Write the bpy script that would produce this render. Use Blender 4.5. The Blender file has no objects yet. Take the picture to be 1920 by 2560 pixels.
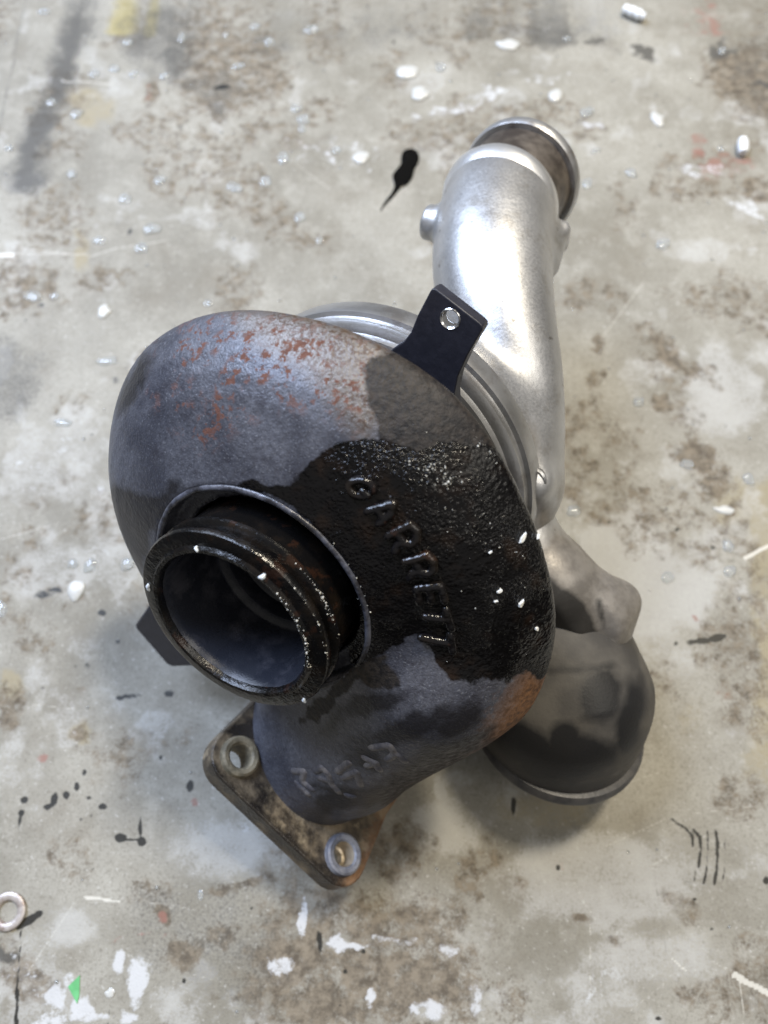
import bpy, math, random
import numpy as np
random.seed(7)
scene = bpy.context.scene
col = scene.collection

# ------------------------------------------------------------------ camera
FPX, TAU, DIST = 1925.0, math.radians(20), 0.42
AX = np.array([1.0, 0, 0]); AU = np.array([0, math.cos(TAU), math.sin(TAU)]); AB = np.array([0, -math.sin(TAU), math.cos(TAU)])
CAM = AB * DIST
K = 1920 / 1659.0            # the outlines below are noted in pixels of a 1659 wide view of the photo
cd = bpy.data.cameras.new('camera'); cam = bpy.data.objects.new('camera', cd); col.objects.link(cam)
cam.location = CAM; cam.rotation_euler = (TAU, 0, 0)
cd.sensor_fit = 'HORIZONTAL'; cd.sensor_width = 36; cd.lens = 36 * FPX / 1920
cd.clip_start = 0.01; cd.clip_end = 50
cd.dof.use_dof = True; cd.dof.focus_distance = 0.268; cd.dof.aperture_fstop = 10.0
scene.camera = cam

# ------------------------------------------------------------------ light (a workshop: open door behind left, lamps above)
w = bpy.data.worlds.new('World'); scene.world = w; w.use_nodes = True
_n = w.node_tree.nodes; _tc = _n.new('ShaderNodeTexCoord'); _sx = _n.new('ShaderNodeSeparateXYZ'); _rp = _n.new('ShaderNodeValToRGB')
w.node_tree.links.new(_tc.outputs['Generated'], _sx.inputs[0]); w.node_tree.links.new(_sx.outputs[2], _rp.inputs[0]); w.node_tree.links.new(_rp.outputs[0], _n['Background'].inputs[0])
_rp.color_ramp.elements[0].position = 0.0; _rp.color_ramp.elements[0].color = (.10, .095, .09, 1)      # dark shop floor below, pale walls and ceiling above
_rp.color_ramp.elements[1].position = 0.35; _rp.color_ramp.elements[1].color = (1.0, .97, .92, 1)
w.node_tree.nodes['Background'].inputs[1].default_value = 0.27
scene.view_settings.view_transform = 'Standard'; scene.view_settings.look = 'None'
scene.view_settings.exposure = 0.0; scene.view_settings.gamma = 1
def area(name, loc, target, sx, sy, power, color):
    l = bpy.data.lights.new(name, 'AREA'); l.shape = 'RECTANGLE'; l.size = sx; l.size_y = sy; l.energy = power; l.color = color
    o = bpy.data.objects.new(name, l); col.objects.link(o); o.location = loc
    import mathutils
    o.rotation_euler = (mathutils.Vector(target) - mathutils.Vector(loc)).to_track_quat('-Z', 'Y').to_euler()
    return o
area('door_light', (-1.5, 1.3, 1.4), (0, 0, 0.08), 1.1, 1.2, 44, (0.66, 0.78, 1.0))
area('ceiling_lamp', (0.55, 0.75, 1.9), (0, 0, 0.08), 0.20, 0.34, 40, (1.0, 0.90, 0.72))
area('skylight', (-0.98, 0.80, 1.9), (0, 0, 0.08), 0.7, 0.7, 52, (0.60, 0.73, 1.0))
area('ceiling_lamp', (1.5, -0.3, 2.2), (0, 0, 0.08), 1.4, 0.9, 16, (1.0, 0.95, 0.86))

# ------------------------------------------------------------------ pixels <-> points
def ray(x, y):
    x = np.asarray(x, float) * K; y = np.asarray(y, float) * K
    return ((x - 960) / FPX)[..., None] * AX - ((y - 1280) / FPX)[..., None] * AU - AB
def P(x, y, t): return CAM + ray(x, y) * t
def proj(p):
    d = np.asarray(p) - CAM; t = -(d @ AB)
    return np.stack([(960 + FPX * (d @ AX) / t) / K, (1280 - FPX * (d @ AU) / t) / K], -1)
def on_bench(x, y, z=0.0):
    r = ray(x, y); t = (z - CAM[2]) / r[..., 2]
    return CAM + r * t[..., None]

# turbocharger frame: F centre of outlet flange face, A axis out of the turbine, E / G in-plane (up / right)
A = np.array([-.43119, -.73778, .51938]); A /= np.linalg.norm(A)
F = np.array([-.05042, -.09314, .14723])
E_ = np.array([0, 0, 1.]) - A * A[2]; E_ /= np.linalg.norm(E_)
G_ = np.cross(E_, A)
DT = math.radians(112)
W_ = math.cos(DT) * E_ + math.sin(DT) * G_      # across the duct
T_ = -math.sin(DT) * E_ + math.cos(DT) * G_     # along the duct, towards its flange
def LT(L, g=0, e=0): return F - A * L + G_ * g + E_ * e
def LD(L, wv, t): return F - A * L + W_ * wv + T_ * t

# ------------------------------------------------------------------ noise / polygons in numpy
_rng = np.random.default_rng(5); _tab = _rng.random((256, 256))
def vn(x, y, seed=0):
    xi = np.floor(x).astype(int); yi = np.floor(y).astype(int); fx = x - xi; fy = y - yi
    fx = fx * fx * (3 - 2 * fx); fy = fy * fy * (3 - 2 * fy)
    g = lambda a, b: _tab[(a + seed * 37) % 256, (b + seed * 91) % 256]
    return (g(xi, yi) * (1 - fx) + g(xi + 1, yi) * fx) * (1 - fy) + (g(xi, yi + 1) * (1 - fx) + g(xi + 1, yi + 1) * fx) * fy
def fbm(x, y, seed=0, o=4):
    s = 0; a = .5; tot = 0
    for i in range(o):
        s = s + a * vn(x * 2 ** i + 13.7 * i, y * 2 ** i + 5.1 * i, seed + i); tot += a; a *= .55
    return s / tot
def poly_sd(px, poly):
    """signed distance to polygon, negative inside"""
    poly = np.array(poly, float); x = px[:, 0]; y = px[:, 1]
    d = np.full(len(x), 1e9); ins = np.zeros(len(x), bool); n = len(poly)
    for i in range(n):
        a = poly[i]; b = poly[(i + 1) % n]; ab = b - a
        h = np.clip(((x - a[0]) * ab[0] + (y - a[1]) * ab[1]) / (ab @ ab), 0, 1)
        d = np.minimum(d, np.hypot(x - a[0] - h * ab[0], y - a[1] - h * ab[1]))
        if a[1] != b[1]:
            c = ((a[1] > y) != (b[1] > y)) & (x < (b[0] - a[0]) * (y - a[1]) / (b[1] - a[1]) + a[0]); ins ^= c
    return np.where(ins, -d, d)
def line_d(px, pts):
    d = np.full(len(px), 1e9)
    for a, b in zip(pts[:-1], pts[1:]):
        a = np.array(a, float); b = np.array(b, float); ab = b - a
        h = np.clip(((px - a) @ ab) / (ab @ ab), 0, 1)
        d = np.minimum(d, np.linalg.norm(px - a - h[:, None] * ab, axis=1))
    return d
def ell_sd(px, x, y, rx, ry, ang=0):
    c, s = math.cos(math.radians(ang)), math.sin(math.radians(ang))
    u = (px[:, 0] - x) * c + (px[:, 1] - y) * s; v = -(px[:, 0] - x) * s + (px[:, 1] - y) * c
    return (np.hypot(u / rx, v / ry) - 1) * min(rx, ry)

# ------------------------------------------------------------------ objects
def setp(o, label=None, cat=None, group=None, kind=None):
    if label: o['label'] = label
    if cat: o['category'] = cat
    if group: o['group'] = group
    if kind: o['kind'] = kind
    return o
def empty(name, loc, **k):
    o = bpy.data.objects.new(name, None); col.objects.link(o); o.location = loc; o.empty_display_size = .02
    return setp(o, **k)
def link(name, me, mat=None, parent=None, smooth=True, **k):
    if mat is not None:
        me.materials.clear(); me.materials.append(mat)
    if smooth: me.polygons.foreach_set('use_smooth', [True] * len(me.polygons))
    o = bpy.data.objects.new(name, me); col.objects.link(o)
    if parent is not None:
        o.parent = parent
        if parent.parent is None: o.matrix_parent_inverse.translation = tuple(-np.array(parent.location))
    return setp(o, **k)
def mk(name, v, f, mat, parent=None, attrs=None, **k):
    me = bpy.data.meshes.new(name)
    v = np.asarray(v, np.float32)
    if isinstance(f, np.ndarray):
        me.vertices.add(len(v)); me.vertices.foreach_set('co', v.ravel())
        n = f.shape[1]; me.loops.add(f.size); me.loops.foreach_set('vertex_index', f.ravel().astype(np.int32))
        me.polygons.add(len(f)); me.polygons.foreach_set('loop_start', np.arange(0, f.size, n, dtype=np.int32))
        me.polygons.foreach_set('loop_total', np.full(len(f), n, np.int32))
        me.update(calc_edges=True)
    else:
        me.from_pydata([tuple(map(float, q)) for q in v], [], f); me.update()
    if attrs:
        for an, arr in attrs.items():
            at = me.attributes.new(an, 'FLOAT', 'POINT'); at.data.foreach_set('value', np.asarray(arr, np.float32))
    return link(name, me, mat, parent, **k)
def sharp(o, deg=40):
    me = o.data; me.set_sharp_from_angle(angle=math.radians(deg)); return o
def frame(axis):
    axis = np.asarray(axis, float); axis /= np.linalg.norm(axis)
    r = np.array([0, 0, 1.]) if abs(axis[2]) < .9 else np.array([1., 0, 0])
    u = np.cross(r, axis); u /= np.linalg.norm(u); return u, np.cross(axis, u), axis
def lathe(name, prof, org, axis, mat, parent=None, n=96, jit=0, a0=0, a1=360, closed=True, **k):
    """prof: (r, h) along axis"""
    u, v, a = frame(axis); full = abs(a1 - a0) >= 360
    th = np.radians(np.linspace(a0, a1, n, endpoint=not full)); V = []
    for r, h in prof:
        rr = r * np.ones(n)
        if jit: rr = rr + jit * (np.sin(th * 7 + h * 900) * .4 + np.sin(th * 17 + 2 + h * 500) * .3 + np.sin(th * 31 + h * 1300) * .3)
        V.append(org + np.outer(np.cos(th) * rr, u) + np.outer(np.sin(th) * rr, v) + h * a)
    V = np.concatenate(V); m = len(prof); Fc = []
    rng = range(m if closed else m - 1)
    for i in rng:
        j = (i + 1) % m
        for q in range(n if full else n - 1):
            p = (q + 1) % n; Fc.append((i * n + q, i * n + p, j * n + p, j * n + q))
    if not full and closed:
        Fc.append(tuple(i * n for i in range(m))[::-1]); Fc.append(tuple(i * n + n - 1 for i in range(m)))
    o = mk(name, V, np.array(Fc) if full or not closed else Fc, mat, parent, **k); fixn(o); sharp(o, 38); return o
def fixn(o):
    import bmesh
    bm = bmesh.new(); bm.from_mesh(o.data); bmesh.ops.recalc_face_normals(bm, faces=bm.faces); bm.to_mesh(o.data); bm.free()
def bevel(o, wd, seg=2, ang=30):
    m = o.modifiers.new('bevel', 'BEVEL'); m.width = wd; m.segments = seg; m.limit_method = 'ANGLE'; m.angle_limit = math.radians(ang); return o

# ------------------------------------------------------------------ implicit surfaces
def smin(a, b, k):
    h = np.clip(.5 + .5 * (b - a) / k, 0, 1); return b * (1 - h) + a * h - k * h * (1 - h)
def sd_cone(p, a, b, ra, rb):
    ab = b - a; h = np.clip(((p - a) @ ab) / (ab @ ab), 0, 1)
    return np.linalg.norm(p - a - h[..., None] * ab, axis=-1) - (ra + (rb - ra) * h)
def sd_cyl(p, a, b, r, k=.002):
    ab = b - a; L = np.linalg.norm(ab); u = ab / L; d = p - (a + b) / 2; h = np.abs(d @ u) - L / 2
    rr = np.sqrt(np.maximum((d * d).sum(-1) - (d @ u) ** 2, 0)) - r
    return np.minimum(np.maximum(h + k, rr + k), 0) + np.hypot(np.maximum(h + k, 0), np.maximum(rr + k, 0)) - k
def chain(p, nodes, k=.006):
    d = None
    for (a, ra), (b, rb) in zip(nodes[:-1], nodes[1:]):
        q = sd_cone(p, a, b, ra, rb); d = q if d is None else smin(d, q, k)
    return d
def ball(x, y, t, r): return (P(x, y, t), r * K * t / FPX)      # a sphere centred on a sight line, radius r noted at its depth
def nets(fn, lo, hi, h):
    lo = np.array(lo, float); n = np.ceil((np.array(hi) - lo) / h).astype(int) + 1
    xs = [lo[i] + h * np.arange(n[i]) for i in range(3)]
    D = np.empty(tuple(n), np.float32)
    yz = np.stack(np.meshgrid(xs[1], xs[2], indexing='ij'), -1)
    for s in range(0, n[0], 16):
        e = min(n[0], s + 16); p = np.empty((e - s,) + yz.shape[:2] + (3,)); p[..., 0] = xs[0][s:e, None, None]; p[..., 1:] = yz
        D[s:e] = fn(p.reshape(-1, 3)).reshape(e - s, n[1], n[2])
    S = D < 0
    acc = np.zeros(tuple(n - 1) + (3,), np.float32); cnt = np.zeros(tuple(n - 1), np.float32)
    for ax in range(3):
        o1, o2 = [i for i in range(3) if i != ax]
        for a in (0, 1):
            for b in (0, 1):
                sl = [None] * 3; sl[ax] = slice(0, n[ax] - 1); sl[o1] = slice(a, n[o1] - 1 + a); sl[o2] = slice(b, n[o2] - 1 + b)
                s2 = list(sl); s2[ax] = slice(1, n[ax])
                d0 = D[tuple(sl)]; d1 = D[tuple(s2)]; c = (d0 < 0) != (d1 < 0)
                t = np.where(c, d0 / np.where(c, d0 - d1, 1), 0)
                acc[..., ax] += np.where(c, t, 0); acc[..., o1] += c * a; acc[..., o2] += c * b; cnt += c
    act = cnt > 0; idx = -np.ones(act.shape, np.int64); idx[act] = np.arange(act.sum())
    V = (np.argwhere(act) + acc[act] / cnt[act][:, None]) * h + lo
    Fs = []
    for ax in range(3):
        o1, o2 = [(1, 2), (2, 0), (0, 1)][ax]
        sl = [slice(1, n[i] - 1) for i in range(3)]; sl[ax] = slice(0, n[ax] - 1); s2 = list(sl); s2[ax] = slice(1, n[ax])
        a = S[tuple(sl)]; b = S[tuple(s2)]; c = np.argwhere(a != b); off = np.array([1, 1, 1]); off[ax] = 0; c = c + off
        def I(da, db):
            q = c.copy(); q[:, o1] -= da; q[:, o2] -= db; return idx[q[:, 0], q[:, 1], q[:, 2]]
        quad = np.stack([I(1, 1), I(0, 1), I(0, 0), I(1, 0)], 1)
        inside = S[c[:, 0], c[:, 1], c[:, 2]]
        quad[~inside] = quad[~inside][:, ::-1]; Fs.append(quad)
    Fq = np.concatenate(Fs); Fq = Fq[(Fq >= 0).all(1)]
    e = h * .5
    for _ in range(2):
        d = fn(V); g = np.stack([fn(V + e * np.eye(3)[i]) - fn(V - e * np.eye(3)[i]) for i in range(3)], -1) / (2 * e)
        V = V - np.clip(d, -h, h)[:, None] * g / np.maximum((g * g).sum(-1), .3)[:, None]
    return V, Fq
def march(fn, x, y, t0=.15, t1=.5):
    r = ray(np.asarray(x, float), np.asarray(y, float)); t = np.full(r.shape[:-1], t0)
    for _ in range(160):
        d = fn((CAM + r * t[..., None]).reshape(-1, 3)).reshape(t.shape); t = np.minimum(t + d * .6, t1)
    return CAM + r * t[..., None]
def grad(fn, p, e=.0006):
    g = np.stack([fn(p + e * np.eye(3)[i]) - fn(p - e * np.eye(3)[i]) for i in range(3)], -1)
    return g / np.linalg.norm(g, axis=-1, keepdims=True)

# ------------------------------------------------------------------ material helpers
class M:
    def __init__(s, name):
        s.m = bpy.data.materials.new(name); s.m.use_nodes = True; s.t = s.m.node_tree
        s.b = s.t.nodes['Principled BSDF']; s.N = s.t.nodes; s.tc = s.N.new('ShaderNodeTexCoord')
    def put(s, sock, v):
        if isinstance(v, (int, float)):
            try: sock.default_value = v
            except TypeError: sock.default_value = (v, v, v, 1)
        elif isinstance(v, tuple): sock.default_value = v if len(v) == len(sock.default_value) else v + (1,)
        else: s.t.links.new(v, sock)
    def noise(s, scale, detail=4, rough=.55, stretch=None, dist=0, w=None):
        n = s.N.new('ShaderNodeTexNoise'); n.inputs['Scale'].default_value = scale; n.inputs['Detail'].default_value = detail
        n.inputs['Roughness'].default_value = rough; n.inputs['Distortion'].default_value = dist
        if w is not None or stretch:
            mp = s.N.new('ShaderNodeMapping'); s.t.links.new(s.tc.outputs['Object'], mp.inputs[0])
            mp.inputs['Location'].default_value = (w or 0,) * 3
            if stretch: mp.inputs['Scale'].default_value = stretch[:3]; mp.inputs['Rotation'].default_value = (0, 0, stretch[3] if len(stretch) > 3 else 0)
            s.t.links.new(mp.outputs[0], n.inputs[0])
        else: s.t.links.new(s.tc.outputs['Object'], n.inputs[0])
        return n.outputs[0]
    def voro(s, scale, feature='F1'):
        n = s.N.new('ShaderNodeTexVoronoi'); n.feature = feature; n.inputs['Scale'].default_value = scale
        s.t.links.new(s.tc.outputs['Object'], n.inputs[0]); return n.outputs['Distance']
    def attr(s, name):
        n = s.N.new('ShaderNodeAttribute'); n.attribute_name = name; return n.outputs['Fac']
    def math(s, op, a, b=0., clamp=False):
        n = s.N.new('ShaderNodeMath'); n.operation = op; n.use_clamp = clamp; s.put(n.inputs[0], a); s.put(n.inputs[1], b); return n.outputs[0]
    def ramp(s, v, a, b, c=0., d=1.):
        n = s.N.new('ShaderNodeMapRange'); n.interpolation_type = 'SMOOTHSTEP' if b > a else 'LINEAR'; n.clamp = True
        s.put(n.inputs[0], v)
        for i, q in enumerate((a, b, c, d)): n.inputs[i + 1].default_value = q
        return n.outputs[0]
    def mix(s, f, a, b):
        n = s.N.new('ShaderNodeMix'); n.data_type = 'RGBA'; s.put(n.inputs[0], f); s.put(n.inputs[6], a); s.put(n.inputs[7], b); return n.outputs[2]
    def mixf(s, f, a, b):
        n = s.N.new('ShaderNodeMix'); n.data_type = 'FLOAT'; s.put(n.inputs[0], f); s.put(n.inputs[2], a); s.put(n.inputs[3], b); return n.outputs[0]
    def bump(s, h, dist, strength=1., prev=None):
        n = s.N.new('ShaderNodeBump'); s.put(n.inputs['Strength'], strength); n.inputs['Distance'].default_value = dist
        s.put(n.inputs['Height'], h)
        if prev is not None: s.t.links.new(prev, n.inputs['Normal'])
        return n.outputs[0]
    def out(s, color=None, rough=None, metal=None, normal=None, spec=None, coat=None, **k):
        if color is not None: s.put(s.b.inputs['Base Color'], color)
        if rough is not None: s.put(s.b.inputs['Roughness'], rough)
        if metal is not None: s.put(s.b.inputs['Metallic'], metal)
        if normal is not None: s.t.links.new(normal, s.b.inputs['Normal'])
        if spec is not None: s.put(s.b.inputs['Specular IOR Level'], spec)
        if coat is not None: s.put(s.b.inputs['Coat Weight'], coat); s.b.inputs['Coat Roughness'].default_value = .06
        for a, b in k.items(): s.put(s.b.inputs[a.replace('_', ' ')], b)
        return s.m

def mat_housing():
    m = M('cast_iron')
    n1 = m.noise(45, 5); nf = m.noise(420, 3); nm = m.noise(150, 4, .6, w=3.1); nfine = m.noise(1400, 2, w=1.7)
    base = m.mix(m.ramp(n1, .35, .65), (.054, .057, .074), (.108, .111, .132))
    base = m.mix(m.math('MULTIPLY', m.ramp(m.noise(120, 6, .7, w=8.), .50, .66), .6), base, (.034, .032, .042))
    base = m.mix(m.ramp(m.noise(650, 3, .7, w=18.), .42, .62, 0, .5), base, (.040, .040, .050))
    base = m.mix(m.ramp(nfine, .58, .74, 0, .5), base, (.26, .27, .30))
    # pale dusty brown towards the rim and rust specks
    dust = m.ramp(m.math('ADD', m.attr('dust'), m.math('MULTIPLY', m.math('SUBTRACT', n1, .5), 60.)), 30, -30)
    base = m.mix(m.math('MULTIPLY', dust, .75), base, (.15, .13, .11))
    spk = m.math('MULTIPLY', m.ramp(m.noise(300, 5, .7, w=3.3), .515, .575), m.ramp(m.noise(75, 2, w=5.), .42, .54))
    spk2 = m.math('MULTIPLY', m.ramp(m.noise(800, 3, .6, w=2.), .48, .56), m.ramp(m.noise(60, 3, w=7.), .30, .50))
    r1 = m.math('MULTIPLY', spk, m.ramp(m.attr('speck'), 25, -25)); r2 = m.math('MULTIPLY', spk2, dust)
    base = m.mix(m.math('MULTIPLY', r2, .85), base, (.060, .034, .020))
    base = m.mix(m.math('MULTIPLY', r1, .9), base, m.mix(nf, (.05, .018, .012), (.19, .075, .045)))
    org = m.ramp(m.math('ADD', m.attr('orange'), m.math('MULTIPLY', m.math('SUBTRACT', nf, .5), 90.)), 38, -12)
    base = m.mix(m.math('MULTIPLY', org, .88), base, m.mix(m.ramp(nf, .3, .7), (.09, .042, .018), (.27, .125, .045)))
    rim = m.ramp(m.math('ADD', m.attr('rim'), m.math('MULTIPLY', m.math('SUBTRACT', nm, .5), .012)), .0490, .0525)
    base = m.mix(m.math('MULTIPLY', rim, .7), base, m.mix(nf, (.03, .018, .012), (.14, .085, .045)))
    wob = m.math('ADD', m.math('MULTIPLY', m.math('SUBTRACT', m.noise(120, 4, w=9.), .5), 45.), m.math('MULTIPLY', m.math('SUBTRACT', nf, .5), 8.))
    damp = m.ramp(m.math('ADD', m.attr('damp'), wob), 4, -4)
    base = m.mix(m.math('MULTIPLY', damp, .93), base, m.mix(m.ramp(nf, .35, .65), (.008, .007, .0065), (.028, .023, .019)))
    wet = m.ramp(m.math('ADD', m.attr('wet'), wob), 3, -3)
    wc = m.mix(m.ramp(m.noise(70, 5, .6, w=4.4), .5, .72), (.003, .0027, .003), (.014, .008, .005))
    base = m.mix(wet, base, wc)
    sm = m.ramp(m.math('ADD', m.attr('smear_dark'), wob), 8, -8)
    base = m.mix(m.math('MULTIPLY', sm, .88), base, (.011, .010, .012))
    patch = m.math('MULTIPLY', m.ramp(m.noise(85, 4, .6, w=12.), .60, .64), .8)
    wr = m.mixf(patch, m.mixf(m.ramp(nf, .3, .7), .05, .13), .36)
    rough = m.mixf(wet, m.mixf(damp, m.mixf(m.ramp(n1, .3, .7), .34, .48), .52), wr)
    rough = m.mixf(m.math('MAXIMUM', r1, org), rough, .85)
    grain = m.math('ADD', m.math('MULTIPLY', m.noise(500, 3, .6), .6), m.math('MULTIPLY', m.noise(1500, 2), .25))
    b = m.bump(grain, .00060, m.mixf(wet, .9, .35))
    blob = m.math('MULTIPLY', m.noise(1050, 2, .5, w=20.), m.mixf(m.ramp(m.noise(60, 3, w=21.), .4, .6), .3, 1.))
    b = m.bump(blob, .0010, m.mixf(m.math('MAXIMUM', wet, m.math('MULTIPLY', damp, .35)), .0, .75), b)
    vb = m.N.new('ShaderNodeTexVoronoi'); vb.feature = 'SMOOTH_F1'; vb.inputs['Scale'].default_value = 620; m.t.links.new(m.tc.outputs['Object'], vb.inputs[0])
    gl = m.math('MULTIPLY', m.math('SUBTRACT', 1., vb.outputs['Distance']), m.ramp(m.noise(45, 3, .6, w=31.), .38, .58))
    b = m.bump(gl, .0004, m.math('MULTIPLY', wet, .8), b)
    return m.out(base, rough, m.mixf(m.math('MAXIMUM', wet, damp), .25, 0.), b, m.mixf(wet, m.mixf(damp, .5, .22), .36))
def mat_wet(name, c1, c2, rough=.16, bs=.4, grit=0., rust=0.):
    m = M(name); n = m.noise(110, 4, .6)
    c = m.mix(m.ramp(n, .45, .7), c1, c2)
    if rust: c = m.mix(m.math('MULTIPLY', m.ramp(m.noise(130, 4, .6, w=6.), .58, .64), rust), c, (.12, .045, .02))
    if grit: c = m.mix(m.math('MULTIPLY', m.ramp(m.noise(700, 2, .5, w=9.), .66, .70), grit), c, (.55, .53, .48))
    b = m.bump(m.noise(420, 3, .6), .0008, bs); b = m.bump(m.noise(1600, 2), .0002, .4, b)
    return m.out(c, m.mixf(m.ramp(m.noise(80, 3, w=2.), .4, .6), rough, rough * 2), 0., b, .35)
def mat_alu():
    m = M('cast_aluminium'); n = m.noise(35, 5); f = m.noise(1100, 2)
    c = m.mix(m.ramp(n, .35, .7), (.44, .44, .445), (.58, .58, .585))
    c = m.mix(m.math('MULTIPLY', m.ramp(m.noise(60, 6, .7, w=4.), .50, .68), .5), c, (.26, .23, .19))
    c = m.mix(m.math('MULTIPLY', m.ramp(m.noise(160, 3, .5, w=14.), .69, .73), .55), c, (.09, .075, .06))
    st = m.ramp(m.math('ADD', m.attr('stain'), m.math('MULTIPLY', m.math('SUBTRACT', m.noise(60, 4, w=2.), .5), 70.)), 18, -18)
    c = m.mix(m.math('MULTIPLY', st, .88), c, m.mix(m.ramp(m.noise(140, 5, .65, w=24.), .35, .65), (.10, .085, .068), (.185, .165, .14)))
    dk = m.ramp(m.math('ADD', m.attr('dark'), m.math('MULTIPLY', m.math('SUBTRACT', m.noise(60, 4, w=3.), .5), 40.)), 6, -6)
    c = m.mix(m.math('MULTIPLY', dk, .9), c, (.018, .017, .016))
    b = m.bump(m.noise(600, 2), .00012, .5); b = m.bump(m.noise(220, 3), .0004, .3, b)
    return m.out(c, m.mixf(m.ramp(f, .3, .7), .36, .46), m.mixf(m.math('MAXIMUM', st, dk), .86, .25), b)
def mat_alu_lathe(name='machined_aluminium', tone=.55, rough=.3, metal=.85, dirt=.35):
    m = M(name); n = m.noise(60, 5)
    c = m.mix(m.ramp(n, .35, .7), (tone * .8,) * 3, (tone, tone, tone * 1.01))
    c = m.mix(m.math('MULTIPLY', m.ramp(m.noise(90, 5, .65, w=4.), .5, .68), dirt), c, (.15, .11, .08))
    b = m.bump(m.noise(900, 2), .00012, .5)
    return m.out(c, rough, metal, b)
def mat_simple(name, c1, c2, rough, scale=120, metal=0., bd=.0003, bs=.5, spec=.5):
    m = M(name); return m.out(m.mix(m.ramp(m.noise(scale, 5, .6), .35, .68), c1, c2), rough, metal, m.bump(m.noise(700, 3), bd, bs), spec)
def mat_cup():
    m = M('stained_shaded_elbow'); n = m.noise(50, 5)
    c = m.mix(m.ramp(n, .35, .7), (.050, .047, .044), (.095, .088, .078))
    wob = m.math('MULTIPLY', m.math('SUBTRACT', m.noise(55, 4, w=3.), .5), 50.)
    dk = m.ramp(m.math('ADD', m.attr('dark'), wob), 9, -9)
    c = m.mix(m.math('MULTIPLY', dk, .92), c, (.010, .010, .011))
    b = m.bump(m.noise(900, 3), .0002, .5)
    return m.out(c, m.mixf(dk, .62, .42), 0., b, .3)
def mat_plate():
    m = M('rusty_flange'); n = m.noise(70, 5, .65); f = m.noise(500, 3)
    c = m.mix(m.ramp(n, .38, .66), (.05, .038, .026), (.20, .155, .10))
    c = m.mix(m.math('MULTIPLY', m.ramp(m.noise(110, 4, .6, w=6.), .54, .66), .8), c, (.27, .215, .14))
    o = m.ramp(m.math('ADD', m.attr('orange'), m.math('MULTIPLY', m.math('SUBTRACT', f, .5), 60.)), 20, -20)
    c = m.mix(m.math('MULTIPLY', o, .7), c, (.21, .09, .035))
    d = m.ramp(m.math('ADD', m.attr('dark'), m.math('MULTIPLY', m.math('SUBTRACT', n, .5), 60.)), 9, -9)
    c = m.mix(m.math('MULTIPLY', d, .9), c, (.012, .010, .009))
    b = m.bump(m.noise(600, 3, .6), .0006, .7)
    return m.out(c, m.mixf(d, .62, .22), .1, b)
def mat_bench():
    m = M('worn_bench_paint'); n1 = m.noise(9, 5, .6); n2 = m.noise(60, 5, .65); nf = m.noise(700, 3, .6, w=1.)
    st = m.noise(70, 4, .6, stretch=(3.2, .25, 1, .15))
    c = m.mix(m.ramp(n1, .35, .65), (.198, .184, .150), (.312, .297, .255))
    c = m.mix(m.ramp(n2, .45, .70, 0, .45), c, (.38, .365, .32))
    c = m.mix(m.ramp(st, .5, .75, 0, .30), c, (.27, .255, .21))
    c = m.mix(m.ramp(m.noise(24, 6, .68, w=31.), .50, .68, 0, .48), c, (.17, .15, .115))
    c = m.mix(m.ramp(nf, .48, .70, 0, .45), c, (.13, .115, .09))
    c = m.mix(m.ramp(m.noise(330, 4, .7, w=41.), .52, .70, 0, .45), c, (.15, .135, .105))
    c = m.mix(m.ramp(m.noise(420, 3, .6, w=43.), .60, .72, 0, .5), c, (.50, .49, .46))
    nw = m.math('ADD', m.math('MULTIPLY', m.math('SUBTRACT', n2, .5), .9), m.math('MULTIPLY', m.math('SUBTRACT', nf, .5), .8))
    nw2 = m.math('ADD', m.math('MULTIPLY', m.math('SUBTRACT', m.noise(130, 6, .7, w=6.), .5), 2.6), m.math('MULTIPLY', m.math('SUBTRACT', nf, .5), .7))
    def lay(c, at, colr, a, lo=.35, hi=.75, nz=None):
        k = m.ramp(m.math('ADD', m.attr(at), m.math('MULTIPLY', nz or nw, m.ramp(m.attr(at), 0, .3))), lo, hi); return m.mix(m.math('MULTIPLY', k, a), c, colr), k
    c, _ = lay(c, 'tan', (.27, .23, .145), .85, .2, .75)
    c, _ = lay(c, 'light', (.42, .415, .395), .6)
    c, kb = lay(c, 'brown', m.mix(m.ramp(m.noise(160, 5, .7, w=16.), .35, .65), (.075, .058, .040), (.20, .165, .12)), .9, .12, .80, nw2)
    c, _ = lay(c, 'yellow', (.36, .31, .14), .9, .2, .7)
    c, _ = lay(c, 'grime', (.072, .068, .06), .9, .10, .75)
    c, _ = lay(c, 'red', (.24, .115, .09), .75, .3, 1.0, nw2)
    c, kw = lay(c, 'white', (.50, .505, .51), .85, .35, .8, nw2)
    c, kk = lay(c, 'black', (.016, .015, .012), .95, .36, .72, m.math('MULTIPLY', nw2, .55))
    c, ks = lay(c, 'scratch', (.60, .58, .52), .75, .44, .80, m.math('MULTIPLY', m.math('SUBTRACT', nf, .5), .45))
    rough = m.mixf(ks, m.mixf(kk, m.mixf(kb, m.mixf(n2, .50, .68), .8), .45), .3)
    h = m.math('ADD', m.math('MULTIPLY', m.noise(250, 4, .6, w=8.), .5), m.math('MULTIPLY', kw, .5))
    b = m.bump(h, .0004, .5); b = m.bump(m.noise(14, 2, w=2.), .004, .35, b); b = m.bump(m.noise(1100, 2, w=12.), .0003, .6, b)
    return m.out(c, rough, 0., b, .28)

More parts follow.
